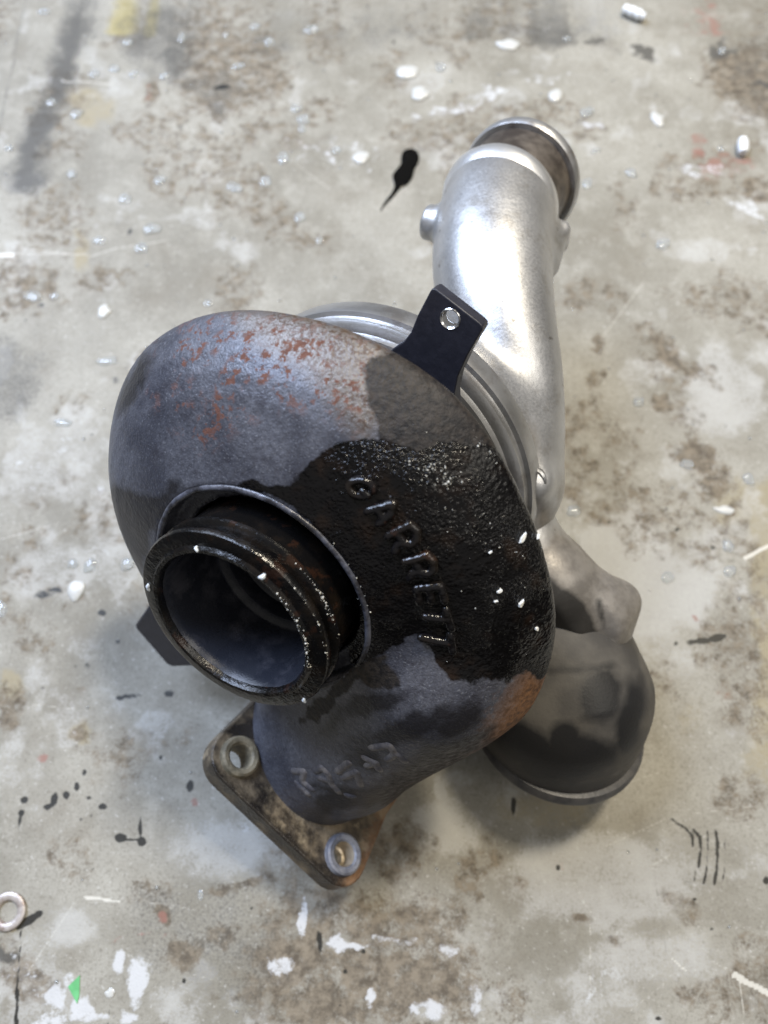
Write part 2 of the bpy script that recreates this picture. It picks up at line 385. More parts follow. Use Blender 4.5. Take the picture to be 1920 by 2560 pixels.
# ------------------------------------------------------------------ bench top with its stains
def build_bench():
    xs = np.arange(-.33, .3301, .0009); ys = np.arange(-.27, .3601, .0009)
    # the fine sheet covers what is near, coarse cells carry it on outwards
    xs = np.concatenate([[-.42], xs, [.45, .6, .9]]); ys = np.concatenate([[-.31], ys, [.45, .6, .9]])
    X, Y = np.meshgrid(xs, ys, indexing='ij'); nx, ny = X.shape
    V = np.stack([X.ravel(), Y.ravel(), np.zeros(X.size)], -1)
    i = np.arange(nx * ny).reshape(nx, ny)
    Fq = np.stack([i[:-1, :-1], i[1:, :-1], i[1:, 1:], i[:-1, 1:]], -1).reshape(-1, 4)
    px = proj(V)
    wx = (fbm(V[:, 0] * 90, V[:, 1] * 90, 1) - .5); wy = (fbm(V[:, 0] * 90, V[:, 1] * 90, 9) - .5)
    q = px + np.stack([wx, wy], -1) * 46; q2 = px + np.stack([wx, wy], -1) * 10
    L = {k: np.zeros(len(V)) for k in 'tan light brown yellow grime red white black scratch'.split()}
    def bl(k, x, y, rx, ry, ang=0, s=1., soft=None, w=q):
        near = (abs(w[:, 0] - x) < 3 * max(rx, ry) + 60) & (abs(w[:, 1] - y) < 3 * max(rx, ry) + 60)
        sd = ell_sd(w[near], x, y, rx, ry, ang); so = soft or max(6, .8 * min(rx, ry))
        v = np.clip(.5 - sd / so, 0, 1) * s; L[k][near] = np.maximum(L[k][near], v)
    def ln(k, pts, wd, s=1., w=q2, soft=2.5):
        if k == 'scratch' and wd < 5: L[k] = np.maximum(L[k], np.clip(.78 - line_d(w, pts) / (wd + 5), 0, 1) * s); return
        L[k] = np.maximum(L[k], np.clip(.5 - (line_d(w, pts) - wd / 2) / soft, 0, 1) * s)
    def pg(k, pts, soft=20, s=1., w=q): L[k] = np.maximum(L[k], np.clip(.5 - poly_sd(w, pts) / soft, 0, 1) * s)
    # overall mottling, everywhere on the bench
    n = fbm(V[:, 0] * 22, V[:, 1] * 22, 3, 5); n2 = fbm(V[:, 0] * 35 + 9, V[:, 1] * 35, 20, 5)
    L['brown'] = np.clip((n - .56) * 4.0, 0, .42); L['light'] = np.clip((n2 - .52) * 4, 0, .55); L['white'] = np.clip((n2 - .70) * 4, 0, .3)
    # upper left
    ln('grime', [(215, 10), (170, 60), (140, 130), (105, 240), (70, 310), (50, 400)], 56, .8, q, 50)
    pg('grime', [(180, -40), (460, -40), (430, 150), (330, 190), (250, 110)], 80, .5); pg('grime', [(-40, 700), (120, 780), (60, 900), (-40, 940)], 60, .4); pg('brown', [(380, 40), (600, 60), (640, 200), (480, 260), (380, 200)], 60, .6)
    pg('brown', [(560, 1970), (700, 1900), (1000, 1950), (1040, 2230), (540, 2230)], 80, .62); pg('grime', [(260, 1900), (560, 1880), (640, 2000), (560, 2230), (280, 2100)], 90, .28); pg('grime', [(600, -40), (1000, -40), (960, 120), (700, 110)], 90, .34); pg('grime', [(1020, -40), (1400, -40), (1340, 120), (1060, 100)], 80, .36); pg('brown', [(1520, 100), (1720, 60), (1720, 300), (1580, 260)], 60, .55); ln('grime', [(300, -20), (420, 180), (480, 240)], 40, .45, q, 50); ln('brown', [(1380, 720), (1450, 820), (1520, 980), (1580, 1120), (1640, 1250)], 46, .5, q, 60)
    pg('grime', [(1560, 80), (1700, 60), (1700, 300), (1600, 250)], 50, .3)
    for a in [(345, 70, 45, 45, 0, .6), (375, 130, 40, 40, 0, .6), (60, 380, 60, 40, 0, .5), (30, 830, 60, 25, 0, .45), (1190, 75, 65, 35, 0, .6), (1290, 85, 25, 16, 0, .7), (1060, 55, 90, 30, 0, .45),
              (1555, 108, 26, 20, 0, .85), (1640, 190, 22, 10, 0, .9), (590, 95, 60, 30, 0, .35), (1390, 112, 32, 10, 25, .95), (15, 2060, 25, 14, 0, .8), (470, 187, 60, 40, 0, .4), (700, 60, 200, 25, 0, .3)]:
        bl('grime', *a)
    for a in [(450, 110, 62, 70, 0, .62), (330, 205, 24, 30, 0, .7), (480, 225, 80, 26, 0, .6), (570, 160, 45, 45, 0, .45), (130, 200, 60, 60, 0, .45), (120, 470, 90, 80, 0, .42), (930, 40, 62, 34, 0, .7), (60, 620, 90, 60, 0, .5), (220, 600, 60, 30, 0, .45),
              (1600, 160, 75, 60, 20, .85), (1655, 210, 50, 50, 0, .8), (1640, 405, 45, 32, 0, .65), (1440, 755, 52, 30, 45, .78), (1490, 810, 22, 26, 0, .6), (1290, 810, 24, 18, 0, .6), (1300, 745, 20, 30, 0, .5), (1432, 865, 20, 28, -30, .75), (1250, 640, 45, 40, 0, .55),
              (1330, 640, 30, 40, 0, .5), (1500, 985, 58, 36, 25, .8), (1545, 1045, 35, 45, 0, .7), (1575, 1110, 14, 30, 0, .6), (1010, 520, 8, 8, 0, .5), (1350, 440, 30, 60, 0, .38), (1200, 230, 30, 20, 0, .4),
              (20, 1530, 30, 60, 0, .6), (180, 1580, 26, 24, 0, .55), (150, 1850, 60, 60, 0, .35), (330, 1930, 60, 35, 0, .45), (520, 1915, 80, 14, -12, .55), (390, 2060, 45, 42, 0, .75), (350, 1985, 16, 30, 0, .7), (475, 2030, 35, 25, 0, .6),
              (870, 1830, 70, 60, 0, .6), (1010, 1890, 24, 50, 0, .6), (620, 2075, 80, 60, 0, .85), (860, 2120, 190, 80, 0, .8), (700, 2170, 130, 60, 0, .85), (960, 2120, 90, 90, 0, .7), (560, 2150, 60, 60, 0, .55), (780, 1990, 120, 40, 0, .6),
              (1480, 1960, 60, 30, 40, .45), (1600, 1520, 50, 60, 0, .45), (1600, 1720, 60, 50, 0, .5), (1255, 1990, 30, 12, 0, .6), (1110, 2170, 40, 60, 0, .45), (80, 2130, 60, 40, 0, .6), (35, 2080, 40, 60, 0, .55), (240, 1120, 90, 60, 0, .4), (300, 1290, 60, 80, 0, .25)]:
        bl('brown', *a)
    for a in [(265, 38, 58, 38, 0, .95), (325, 70, 15, 12, 0, .8)]: bl('yellow', *a, soft=18, w=q2)
    for a in [(200, 230, 60, 45, 0, .6), (180, 1580, 30, 28, 0, .7), (20, 1480, 30, 40, 0, .7), (1180, 1755, 120, 50, 0, .5), (1580, 1085, 50, 60, 0, .55), (175, 540, 18, 40, 0, .6), (1500, 1560, 40, 90, 0, .3)]: bl('tan', *a)
    pg('tan', [(1600, 1070), (1760, 1000), (1760, 1620), (1640, 1600), (1628, 1400)], 30, .62)
    pg('tan', [(1620, 1480), (1720, 1480), (1720, 1700), (1600, 1700)], 40, .5)
    for a in [(1510, 48, 70, 30, 15, .62), (1500, 318, 18, 22, 0, .85), (1538, 362, 28, 26, 40, .85), (1605, 350, 22, 10, 0, .8), (1570, 350, 60, 34, 0, .5), (1501, 1335, 9, 8, 0, .9), (322, 205, 12, 20, 0, .6), (1185, 1730, 30, 5, -8, .5), (1560, 1510, 30, 40, 0, .3),
              (1215, 1880, 30, 40, 0, .25)]: bl('red', *a)
    for a in [(1040, 208, 75, 15, -22, .55), (950, 238, 90, 10, -8, .5), (700, 330, 120, 45, 0, .34), (790, 335, 30, 22, 0, .5), (1520, 370, 80, 14, 0, .55), (1620, 445, 60, 12, 20, .62), (1250, 275, 70, 8, -5, .5), (1180, 170, 60, 10, 0, .45),
              (252, 2075, 18, 26, 0, .9), (300, 2118, 24, 52, 10, .95), (276, 2192, 22, 16, 0, .9), (122, 2160, 24, 40, 0, .9), (178, 2185, 22, 26, 0, .85), (152, 2112, 13, 22, 20, .85), (110, 2205, 50, 20, 0, .75), (200, 2205, 60, 10, 0, .7),
              (657, 1985, 13, 46, 18, .85), (722, 2042, 34, 17, 0, .8), (775, 2045, 45, 7, 0, .7), (600, 2082, 28, 22, 0, .72), (965, 2055, 26, 16, 0, .7), (925, 2185, 45, 26, 0, .8), (810, 2160, 12, 20, 0, .55), (1030, 2160, 20, 40, 0, .5), (850, 2030, 60, 10, 0, .5)]:
        bl('white', *a)
    for a in [(950, 1790, 80, 60, 20, .9), (500, 1830, 160, 70, 0, .7), (110, 1230, 130, 80, 0, .6), (1350, 1250, 140, 160, 0, .8), (1560, 850, 110, 110, 0, .7), (1300, 1900, 240, 120, 0, .7), (1480, 1280, 90, 80, 0, .8), (1400, 2080, 200, 80, 0, .6), (80, 1040, 100, 60, 0, .6), (150, 2000, 80, 60, 0, .7)]:
        bl('light', *a, soft=70)
    bl('light', 948, 1708, 13, 22, -25, 1., 8, q2)
    # black marks
    K1 = [(477, 188, 18, 7, -8), (390, 273, 10, 7, 0, .6), (280, 503, 7, 9, 0, .65), (1490, 1387, 10, 7, 0, .85), (1515, 1384, 22, 8, -5), (1548, 1377, 22, 9, -10), (1460, 1390, 7, 6, 0, .8), (1108, 1742, 6, 22, 4), (1012, 1478, 6, 8),
          (283, 1503, 22, 7, -10, .8), (262, 1508, 10, 6, 0, .8), (365, 1497, 12, 9, 0, .75), (52, 1729, 8, 8), (116, 1725, 8, 16, 20), (102, 1742, 8, 6), (142, 1716, 7, 9), (163, 1696, 6, 9), (181, 1668, 5, 9, 20), (222, 1743, 9, 6), (190, 1722, 8, 6, 0, .7),
          (262, 1810, 15, 10), (306, 1818, 9, 11), (303, 1785, 5, 22), (283, 1815, 18, 3), (411, 1698, 9, 13, 20, .8), (43, 1775, 4, 18, 10), (47, 1757, 7, 7), (350, 1637, 6, 7, 0, .7), (175, 1770, 5, 5, 0, .8), (197, 1762, 4, 4), (220, 1325, 9, 8, 0, .85), (255, 1385, 7, 6, 0, .7),
          (95, 1285, 26, 9, 0, .62), (120, 1275, 16, 7, 0, .66), (165, 1440, 5, 8, 0, .6), (190, 1437, 9, 10, 0, .55), (225, 1440, 8, 6, 0, .55), (1440, 1100, 7, 6, 0, .7), (1540, 1183, 9, 6, 0, .7), (1462, 1143, 7, 6, 0, .8), (1204, 1877, 6, 7, 0, .9), (1500, 1940, 5, 4, 0, .7), (1654, 1902, 8, 10),
          (60, 1988, 30, 9, -38), (82, 1973, 10, 8, -30), (690, 2035, 7, 26, 0, .9), (90, 660, 10, 8, 0, .6), (250, 820, 12, 9, 0, .6), (270, 1120, 9, 8, 0, .55), (395, 2118, 4, 6), (543, 1963, 5, 6, 0, .8), (787, 2055, 6, 6, 0, .9), (745, 2100, 6, 5, 0, .9), (1425, 2202, 8, 5)]  # opens with the slanting black mark right of the washer
    for a in K1: bl('black', *a, soft=6, w=q2)
    for _ in range(150):
        x, y = random.uniform(-60, 1720), random.uniform(-60, 2280); bl('black', x, y, random.uniform(1.5, 5), random.uniform(1.5, 4), 0, random.uniform(.5, .8), soft=6, w=q2)
    for a in [(92, 1638, 14, 9, -15), (421, 1733, 9, 13, -20), (350, 1985, 10, 14, 0)]: bl('red', *a, s=.95, soft=7, w=q2); bl('black', a[0], a[1], 4, 3, 0, .6, 6, q2)
    for pts, wd in [([(1450, 1770), (1480, 1788), (1495, 1805), (1498, 1828)], 8), ([(1498, 1793), (1513, 1808), (1515, 1830), (1508, 1870)], 9), ([(1529, 1796), (1531, 1830), (1527, 1865), (1519, 1905)], 6),
                    ([(1548, 1795), (1552, 1820), (1549, 1865), (1543, 1908)], 9), ([(1567, 1812), (1566, 1860), (1560, 1908)], 4), ([(1466, 1893), (1480, 1904), (1498, 1904), (1500, 1880)], 4)]:
        ln('black', pts, wd, .8, q2, 5)
    ln('black', [(46, 2012), (40, 2100), (36, 2150), (34, 2260)], 4, .95, q2, 3); ln('black', [(38, 2140), (34, 2260)], 9, .9, q2, 4); ln('black', [(235, 2155), (233, 2215)], 2.5, .8)
    ln('red', [(240, 2030), (275, 2024), (370, 2022)], 7, .6, q, 10)
    ln('grime', [(62, -40), (22, 170), (-5, 290)], 3, .7, q2, 5); ln('grime', [(1330, 1700), (1659, 1560)], 3, .2, q2, 5); ln('grime', [(1635, 1180), (1628, 1500), (1640, 1600)], 4, .35, q2, 8); ln('grime', [(1400, 1780), (1460, 2212)], 3, .4, q2, 6)
    ln('grime', [(640, 140), (760, 110)], 3, .4, q2, 8); ln('grime', [(250, 245), (380, 220)], 3, .35, q2, 8)
    # scratches down to bright metal, their lamp highlights painted in as pale colour
    for pts, wd in [([(135, 174), (245, 180)], 4), ([(0, 553), (27, 553)], 10), ([(28, 535), (170, 550)], 2.2), ([(30, 548), (190, 549)], 3), ([(190, 556), (245, 538), (355, 520)], 2), ([(350, 362), (410, 374)], 1.6), ([(640, 355), (715, 410)], 1.5),
                    ([(186, 1938), (257, 1946)], 8), ([(282, 1947), (365, 1955), (420, 1965)], 1.8), ([(160, 1950), (60, 2100)], 2), ([(120, 2210), (60, 2090)], 1), ([(225, 1742), (345, 1740)], 1.5), ([(385, 2097), (480, 2122)], 2),
                    ([(1535, 2078), (1610, 2110)], 4), ([(1590, 2108), (1670, 2150)], 15), ([(1575, 2105), (1580, 2135)], 3), ([(1600, 2115), (1606, 2230)], 4), ([(1310, 1828), (1440, 1768)], 2), ([(1405, 1872), (1450, 1845)], 3), ([(1330, 1700), (1425, 1668)], 2), ([(1240, 1905), (1265, 1955), (1290, 1990)], 2.5),
                    ([(1275, 1990), (1275, 2140)], 3), ([(1580, 1990), (1659, 2030)], 1.5), ([(1450, 2070), (1485, 2100)], 5), ([(0, 1165), (110, 1135)], 2), ([(1300, 730), (1390, 610)], 1.3), ([(1360, 2185), (1440, 2120)], 1.2), ([(20, 2060), (60, 2030)], 1.5), ([(60, 1520), (190, 1535)], 2), ([(1610, 1205), (1659, 1180)], 10), ([(1480, 1760), (1640, 1740)], 1.5)]:
        ln('scratch', pts, wd, .9, q2 if wd > 3 else px + np.stack([wx, wy], -1) * 3, 2)
    for _ in range(70):
        x, y = random.uniform(-30, 1690), random.uniform(-30, 2240); a = random.gauss(.3, .7); l = random.uniform(20, 110)
        ln('scratch', [(x, y), (x + l * math.cos(a), y + l * math.sin(a))], random.uniform(.0, .3), random.uniform(.45, .62), px, 2)
    # nothing recognisable far outside the view: fade the marks
    far = np.clip((np.maximum(abs(px[:, 0] - 830) - 900, abs(px[:, 1] - 1106) - 1200)) / 80, 0, 1)
    for k in ('scratch', 'black'): L[k] *= 1 - far
    # folded-down edge of the sheet all round
    ring = list(i[:, 0]) + list(i[-1, 1:]) + list(i[-2::-1, -1]) + list(i[0, -2:0:-1]); n0 = len(V); m = len(ring)
    V = np.concatenate([V, V[ring] - np.array([0, 0, .035])]); L = {k_: np.concatenate([a_, a_[ring]]) for k_, a_ in L.items()}
    ring = np.array(ring); j = np.arange(m); Fq = np.concatenate([Fq, np.stack([ring, n0 + j, n0 + (j + 1) % m, ring[(j + 1) % m]], -1)])
    return mk('bench_top', V, Fq, mat_bench(), attrs=L, kind='structure', label='worn grey painted metal bench top with grime, scratches and flaked paint')
build_bench()

# ------------------------------------------------------------------ turbine housing
def local(p):
    d = p - F; return -(d @ A), d @ G_, d @ E_
_TH = np.array([-180, -130, -100, -60, -15, 5, 20, 45, 60, 75, 90, 112, 135, 160, 180]); _RO = np.array([82, 86, 89, 89.5, 87.5, 88.5, 90, 89, 91, 95, 98.5, 103, 100, 86, 82]) / 1000
_PR = [(24, 0), (24, 40.5), (19.5, 41), (18.2, 41.8), (17.8, 43.2), (18.6, 45.5), (20, 50), (22, 56), (24.6, 62.5), (28, 70), (32, 76.2), (37, 81.5), (42, 85.6), (46, 88.4), (48.5, 89.8), (50.5, 90), (52.5, 89.2), (57, 86), (62, 81.5), (68, 75), (74, 66), (79, 54), (82, 45), (82, 0)]
def sd_prof(L, R):
    return poly_sd(np.stack([L.ravel() * 1000, R.ravel() * 1000], -1), _PR).reshape(L.shape) / 1000
def turbine(p):
    L, g, e = local(p); R = np.hypot(g, e); th = np.degrees(np.arctan2(g, e))
    ro = np.interp(th, _TH, _RO); Rs = np.where(R > .05, .05 + (R - .05) * (.040 / (ro - .05)), R)
    d = sd_prof(L, Rs) * .92
    a = LD(.044, .066, -.006); b = LD(.048, .076, .070); c = LD(.048, .077, .125)
    duct = smin(sd_cone(p, a, b, .030, .0312), sd_cone(p, b, c, .0312, .0312), .004)
    d = smin(d, duct, .014)
    d = smin(d, sd_cone(p, LD(.060, .040, .03), LD(.052, .060, .09), .020, .024), .014)
    d = np.maximum(d, -np.maximum(R - .0345, L - .075))                    # room for the outlet neck and bore
    d = np.maximum(d, -np.maximum(R - .0405, L - .0245))                   # groove round the neck
    d = np.maximum(d, (p - LD(0, 0, .0935)) @ T_)                          # cut flush with the inlet flange
    return d
V, Fq = nets(turbine, (-.125, -.235, .0), (.135, .075, .235), .0014)
px = proj(V); Lc, _, _ = local(V)
WET = [(632, 1050), (655, 1010), (700, 968), (735, 952), (790, 948), (830, 955), (870, 965), (905, 972), (950, 955), (1000, 960), (1040, 960), (1085, 975), (1140, 1010), (1200, 1110), (1200, 1190), (1225, 1300), (1225, 1440), (1200, 1449), (1167, 1467),
       (1141, 1448), (1101, 1474), (1053, 1459), (1017, 1476), (974, 1462), (941, 1430), (930, 1394), (904, 1364), (864, 1393), (830, 1415), (790, 1425), (760, 1440), (720, 1300), (690, 1150), (620, 1080), (560, 1068), (505, 1062), (515, 1045), (560, 1038), (600, 1052)]
DAMP = [(798, 768), (880, 750), (1000, 810), (1120, 950), (1110, 1020), (1000, 1000), (830, 975), (812, 905), (788, 860), (785, 800)]
DAMP2 = [(215, 1052), (262, 1050), (300, 1070), (345, 1072), (370, 1040), (390, 1036), (400, 1052), (358, 1092), (328, 1145), (310, 1215), (300, 1300), (200, 1200)]
sp = poly_sd(px, [(330, 860), (345, 720), (450, 680), (620, 690), (800, 745), (800, 860), (770, 930), (690, 880), (620, 880), (520, 910), (430, 980)])
dust = poly_sd(px, [(480, 660), (700, 660), (900, 760), (960, 830), (860, 850), (790, 950), (740, 900), (660, 800), (560, 740)])
damp = np.minimum(poly_sd(px, DAMP), np.minimum(ell_sd(px, 820, 1466, 40, 29, 10), poly_sd(px, [(640, 1560), (700, 1500), (760, 1440), (800, 1425), (860, 1400), (760, 1480), (690, 1560)])))
orange = np.minimum(poly_sd(px, [(1141, 1455), (1167, 1472), (1215, 1449), (1200, 1540), (1100, 1640), (1030, 1670), (1060, 1590), (1100, 1530)]), line_d(px, [(1190, 1500), (1100, 1610), (1030, 1655), (960, 1690), (880, 1730)]) - 22)
smear_dark = np.minimum.reduce([poly_sd(px, DAMP2), ell_sd(px, 890, 1570, 130, 26, -18), ell_sd(px, 720, 1560, 26, 40, 40) + 6, ell_sd(px, 950, 1640, 120, 30, -25), ell_sd(px, 790, 1640, 40, 22, 30), ell_sd(px, 290, 830, 18, 60, 25), line_d(px, [(700, 1735), (860, 1715), (960, 1675)]) - 20, ell_sd(px, 800, 1520, 90, 22, -10), ell_sd(px, 985, 1560, 60, 30, -30), poly_sd(px, [(640, 1690), (760, 1735), (860, 1715), (1000, 1655), (960, 1640), (850, 1690), (760, 1700)])])  # oil film and smears; the duct ellipses and strips just darken it
back = (grad(turbine, V) @ A) < -.2
for a_ in (sp, dust): a_[back] = 60
fin = lambda a_: a_
turbo = empty('turbocharger', tuple(LT(.1) * np.array([1, 1, 0])), label='used turbocharger with oily rusty cast turbine housing and silver compressor pipe lying on the bench', cat='turbocharger')
M_H = mat_housing()
housing = mk('turbine_housing', V, Fq[:, ::-1] if False else Fq, M_H, turbo, attrs=dict(wet=poly_sd(px, WET), damp=damp, speck=sp, dust=dust, orange=orange, rim=Lc, smear_dark=smear_dark), label='snail-shaped rusty cast iron housing, half of it soaked in black oil')
M_BLACK = mat_wet('oily_black_iron', (.006, .0055, .006), (.014, .011, .009), .15, .35, grit=.0)
M_BROWN = mat_wet('oily_brown_iron', (.004, .0038, .004), (.011, .008, .006), .14, .35, grit=.0, rust=.12)
# outlet neck with its V-band lips (r, height along axis out of the housing)
m_ = .001
nk = [(27.8, -1.4), (28.6, 0), (29.8, .1), (30.8, -1.0), (34.0, -1.2), (35.4, -1.6), (35.9, -2.5), (35.8, -3.7), (35.1, -4.5), (33.4, -6.4), (32.2, -7.0), (33.4, -7.6), (35.2, -8.2), (35.8, -8.8), (35.8, -9.8), (35.0, -10.6), (33.8, -11.4), (33.4, -13), (33.4, -24), (34.0, -60),
      (30, -60), (27, -34), (27.0, -20), (27.2, -8)]
outlet = lathe('outlet_flange', [(r * m_, h * m_) for r, h in nk], F, A, M_BROWN, housing, n=160, jit=.00012, label='round black outlet neck with two clamp lips and grit on its edges')
bo = [(28.4, -1.4), (27.5, -2.5), (26.9, -6), (26.5, -14), (26.1, -29), (25.2, -30.2), (22.4, -31.0), (21.9, -32), (21.8, -37), (20.6, -37.8), (18.6, -38.2), (18.3, -39), (18.0, -52), (8, -54), (8, -57), (30, -57), (30, -20)]
M_BORE = mat_wet('bore_iron', (.022, .024, .032), (.055, .055, .066), .18, .06)
bore = lathe('outlet_bore', [(r * m_, h * m_) for r, h in bo], F, A, M_BORE, outlet, n=128)
cl = [(41.7 + 1.15 * math.cos(a), -18.2 + 1.15 * math.sin(a)) for a in np.linspace(0, 2 * math.pi, 12, endpoint=False)]
M_COL = M('worn_collar'); _c = M_COL.mix(M_COL.ramp(M_COL.noise(90, 5, .65), .40, .62), (.020, .019, .022), (.12, .125, .155))
M_COL = M_COL.out(_c, .30, .1, M_COL.bump(M_COL.noise(500, 3), .0005, .6), .5)
lathe('collar_lip', [(r * m_, h * m_) for r, h in cl], F, A, M_COL, housing, n=160, jit=.00018)
# turbine wheel nut deep in the bore
wh = [(0.1, -46), (3.2, -46), (4.2, -47), (4.6, -50), (6, -53), (16.5, -55), (16.5, -56), (.1, -56)]
wheel = lathe('turbine_wheel', [(r * m_, h * m_) for r, h in wh], F, A, mat_simple('dark_wheel', (.03, .027, .025), (.06, .055, .05), .35, metal=.7), housing, n=48, closed=False)
for k in range(10):
    an = k * 36; u = math.cos(math.radians(an)) * G_ + math.sin(math.radians(an)) * E_; v_ = np.cross(A, u)
    vs = []
    for j in range(7):
        r = .0045 + .0122 * j / 6; tw = .003 * (j / 6)
        for dz, tw2 in ((-.045, .006 * j / 6), (-.0545, -.001)):
            for s in (-.0004, .0004): vs.append(F + A * dz + u * r + v_ * (tw2 + s))
    fs = []
    for j in range(6):
        a = 4 * j; fs += [(a, a + 4, a + 6, a + 2), (a + 1, a + 3, a + 7, a + 5), (a, a + 1, a + 5, a + 4), (a + 2, a + 6, a + 7, a + 3)]
    fs += [(0, 2, 3, 1), (24, 25, 27, 26)]
    mk('blade', vs, fs, wheel.data.materials[0], wheel, smooth=False)

# raised cast lettering: rounded strokes laid on the casting
def strokes(name, lines, r, mat, parent, lift=.0002, fn=turbine, **k):
    pts = [[march(fn, *np.array(l, float).T)][0] for l in lines]
    dense = []
    for l in lines:
        l = np.array(l, float); q = []
        for a, b in zip(l[:-1], l[1:]):
            n = max(2, int(np.linalg.norm(b - a) / 4)); q += [a + (b - a) * i / n for i in range(n)]
        q.append(l[-1]); q = np.array(q); p = march(fn, q[:, 0], q[:, 1]); p = p + grad(fn, p) * lift
        p += np.random.default_rng(len(q)).normal(size=p.shape) * .00006; dense.append(p)
    def f(p):
        d = None
        for s in dense:
            for a, b in zip(s[:-1], s[1:]):
                q = sd_cone(p, a, b, r, r); d = q if d is None else smin(d, q, .0006)
        return smin(d, fn(p) + .0004, .0009)
    def g(p):
        d = f(p); near = None
        for s in dense:
            q = np.min([np.linalg.norm(p - c, axis=-1) for c in s], axis=0); near = q if near is None else np.minimum(near, q)
        return np.maximum(d, near - r * 1.9)
    al = np.concatenate(dense); lo = al.min(0) - r * 3; hi = al.max(0) + r * 3
    v, q = nets(g, lo, hi, .00036)
    return mk(name, v, q, mat, parent, **k)
M_LET = mat_wet('oily_letters', (.006, .0055, .006), (.012, .009, .007), .05, .30, rust=.12)
Z = lambda l: [((850 + x / 4.423) / K, (1150 + y / 4.423) / K) for x, y in l]
arc = lambda cx, cy, rx, ry, a0, a1, n=16, rot=0: [(cx + rx * math.cos(math.radians(a)), cy + ry * math.sin(math.radians(a))) for a in np.linspace(a0, a1, n)]
LET = [
    [Z([(240 + 70 * c_ + 118 * s_, 312 + 84 * c_ - 34 * s_) for c_, s_ in [(math.cos(math.radians(a)), math.sin(math.radians(a))) for a in range(48, 350, 18)]] + [(313, 392), (250, 330)])],
    [Z([(310, 560), (450, 520), (590, 480)]), Z([(590, 480), (560, 600), (435, 700)]), Z([(420, 545), (490, 640)])],
    [Z([(530, 830), (650, 775), (770, 710)]), Z([(770, 710), (850, 780), (850, 880), (780, 930), (700, 900), (650, 810)]), Z([(700, 900), (640, 930), (615, 1010)])],
    [Z([(710, 1115), (830, 1090), (960, 1045)]), Z([(960, 1045), (1030, 1110), (1035, 1210), (970, 1250), (880, 1220), (830, 1110)]), Z([(880, 1220), (810, 1230), (780, 1300)])],
    [Z([(850, 1405), (980, 1395), (1110, 1385)]), Z([(850, 1405), (880, 1560)]), Z([(980, 1395), (1010, 1540)]), Z([(1110, 1385), (1160, 1550)])],
    [Z([(945, 1720), (1050, 1735), (1190, 1745)]), Z([(1170, 1640), (1195, 1745), (1235, 1850)])],
    [Z([(900, 1950), (1060, 1985), (1220, 2010)]), Z([(1215, 1905), (1235, 2000), (1245, 2110)])]]
for l in LET: strokes('raised_letter', l, .0010 if l is LET[0] else .0013, M_LET, housing, .0006)
Y = lambda l: [((650 + x / 4.1475) / K, (1750 + y / 4.1475) / K) for x, y in l]
M_MARK = mat_simple('cast_mark_iron', (.055, .055, .068), (.15, .14, .14), .45, 200, .2)
MRK = [[Y([(340, 740), (460, 745), (430, 840), (540, 930)]), Y([(380, 860), (500, 980)])], [Y([(570, 745), (640, 705), (700, 760), (740, 870), (820, 960)]), Y([(600, 800), (690, 830)])],
       [Y([(800, 745), (920, 650)]), Y([(860, 810), (1000, 745), (1040, 890)]), Y([(900, 985), (970, 1000)])], [Y([(1080, 600), (1190, 650), (1240, 730)]), Y([(1100, 690), (1200, 650)])], [Y([(1150, 500), (1340, 470), (1400, 560), (1320, 620)]), Y([(1420, 560), (1500, 640)])]]
for l in MRK: strokes('raised_mark', l, .0016, M_MARK, housing, -.0010)

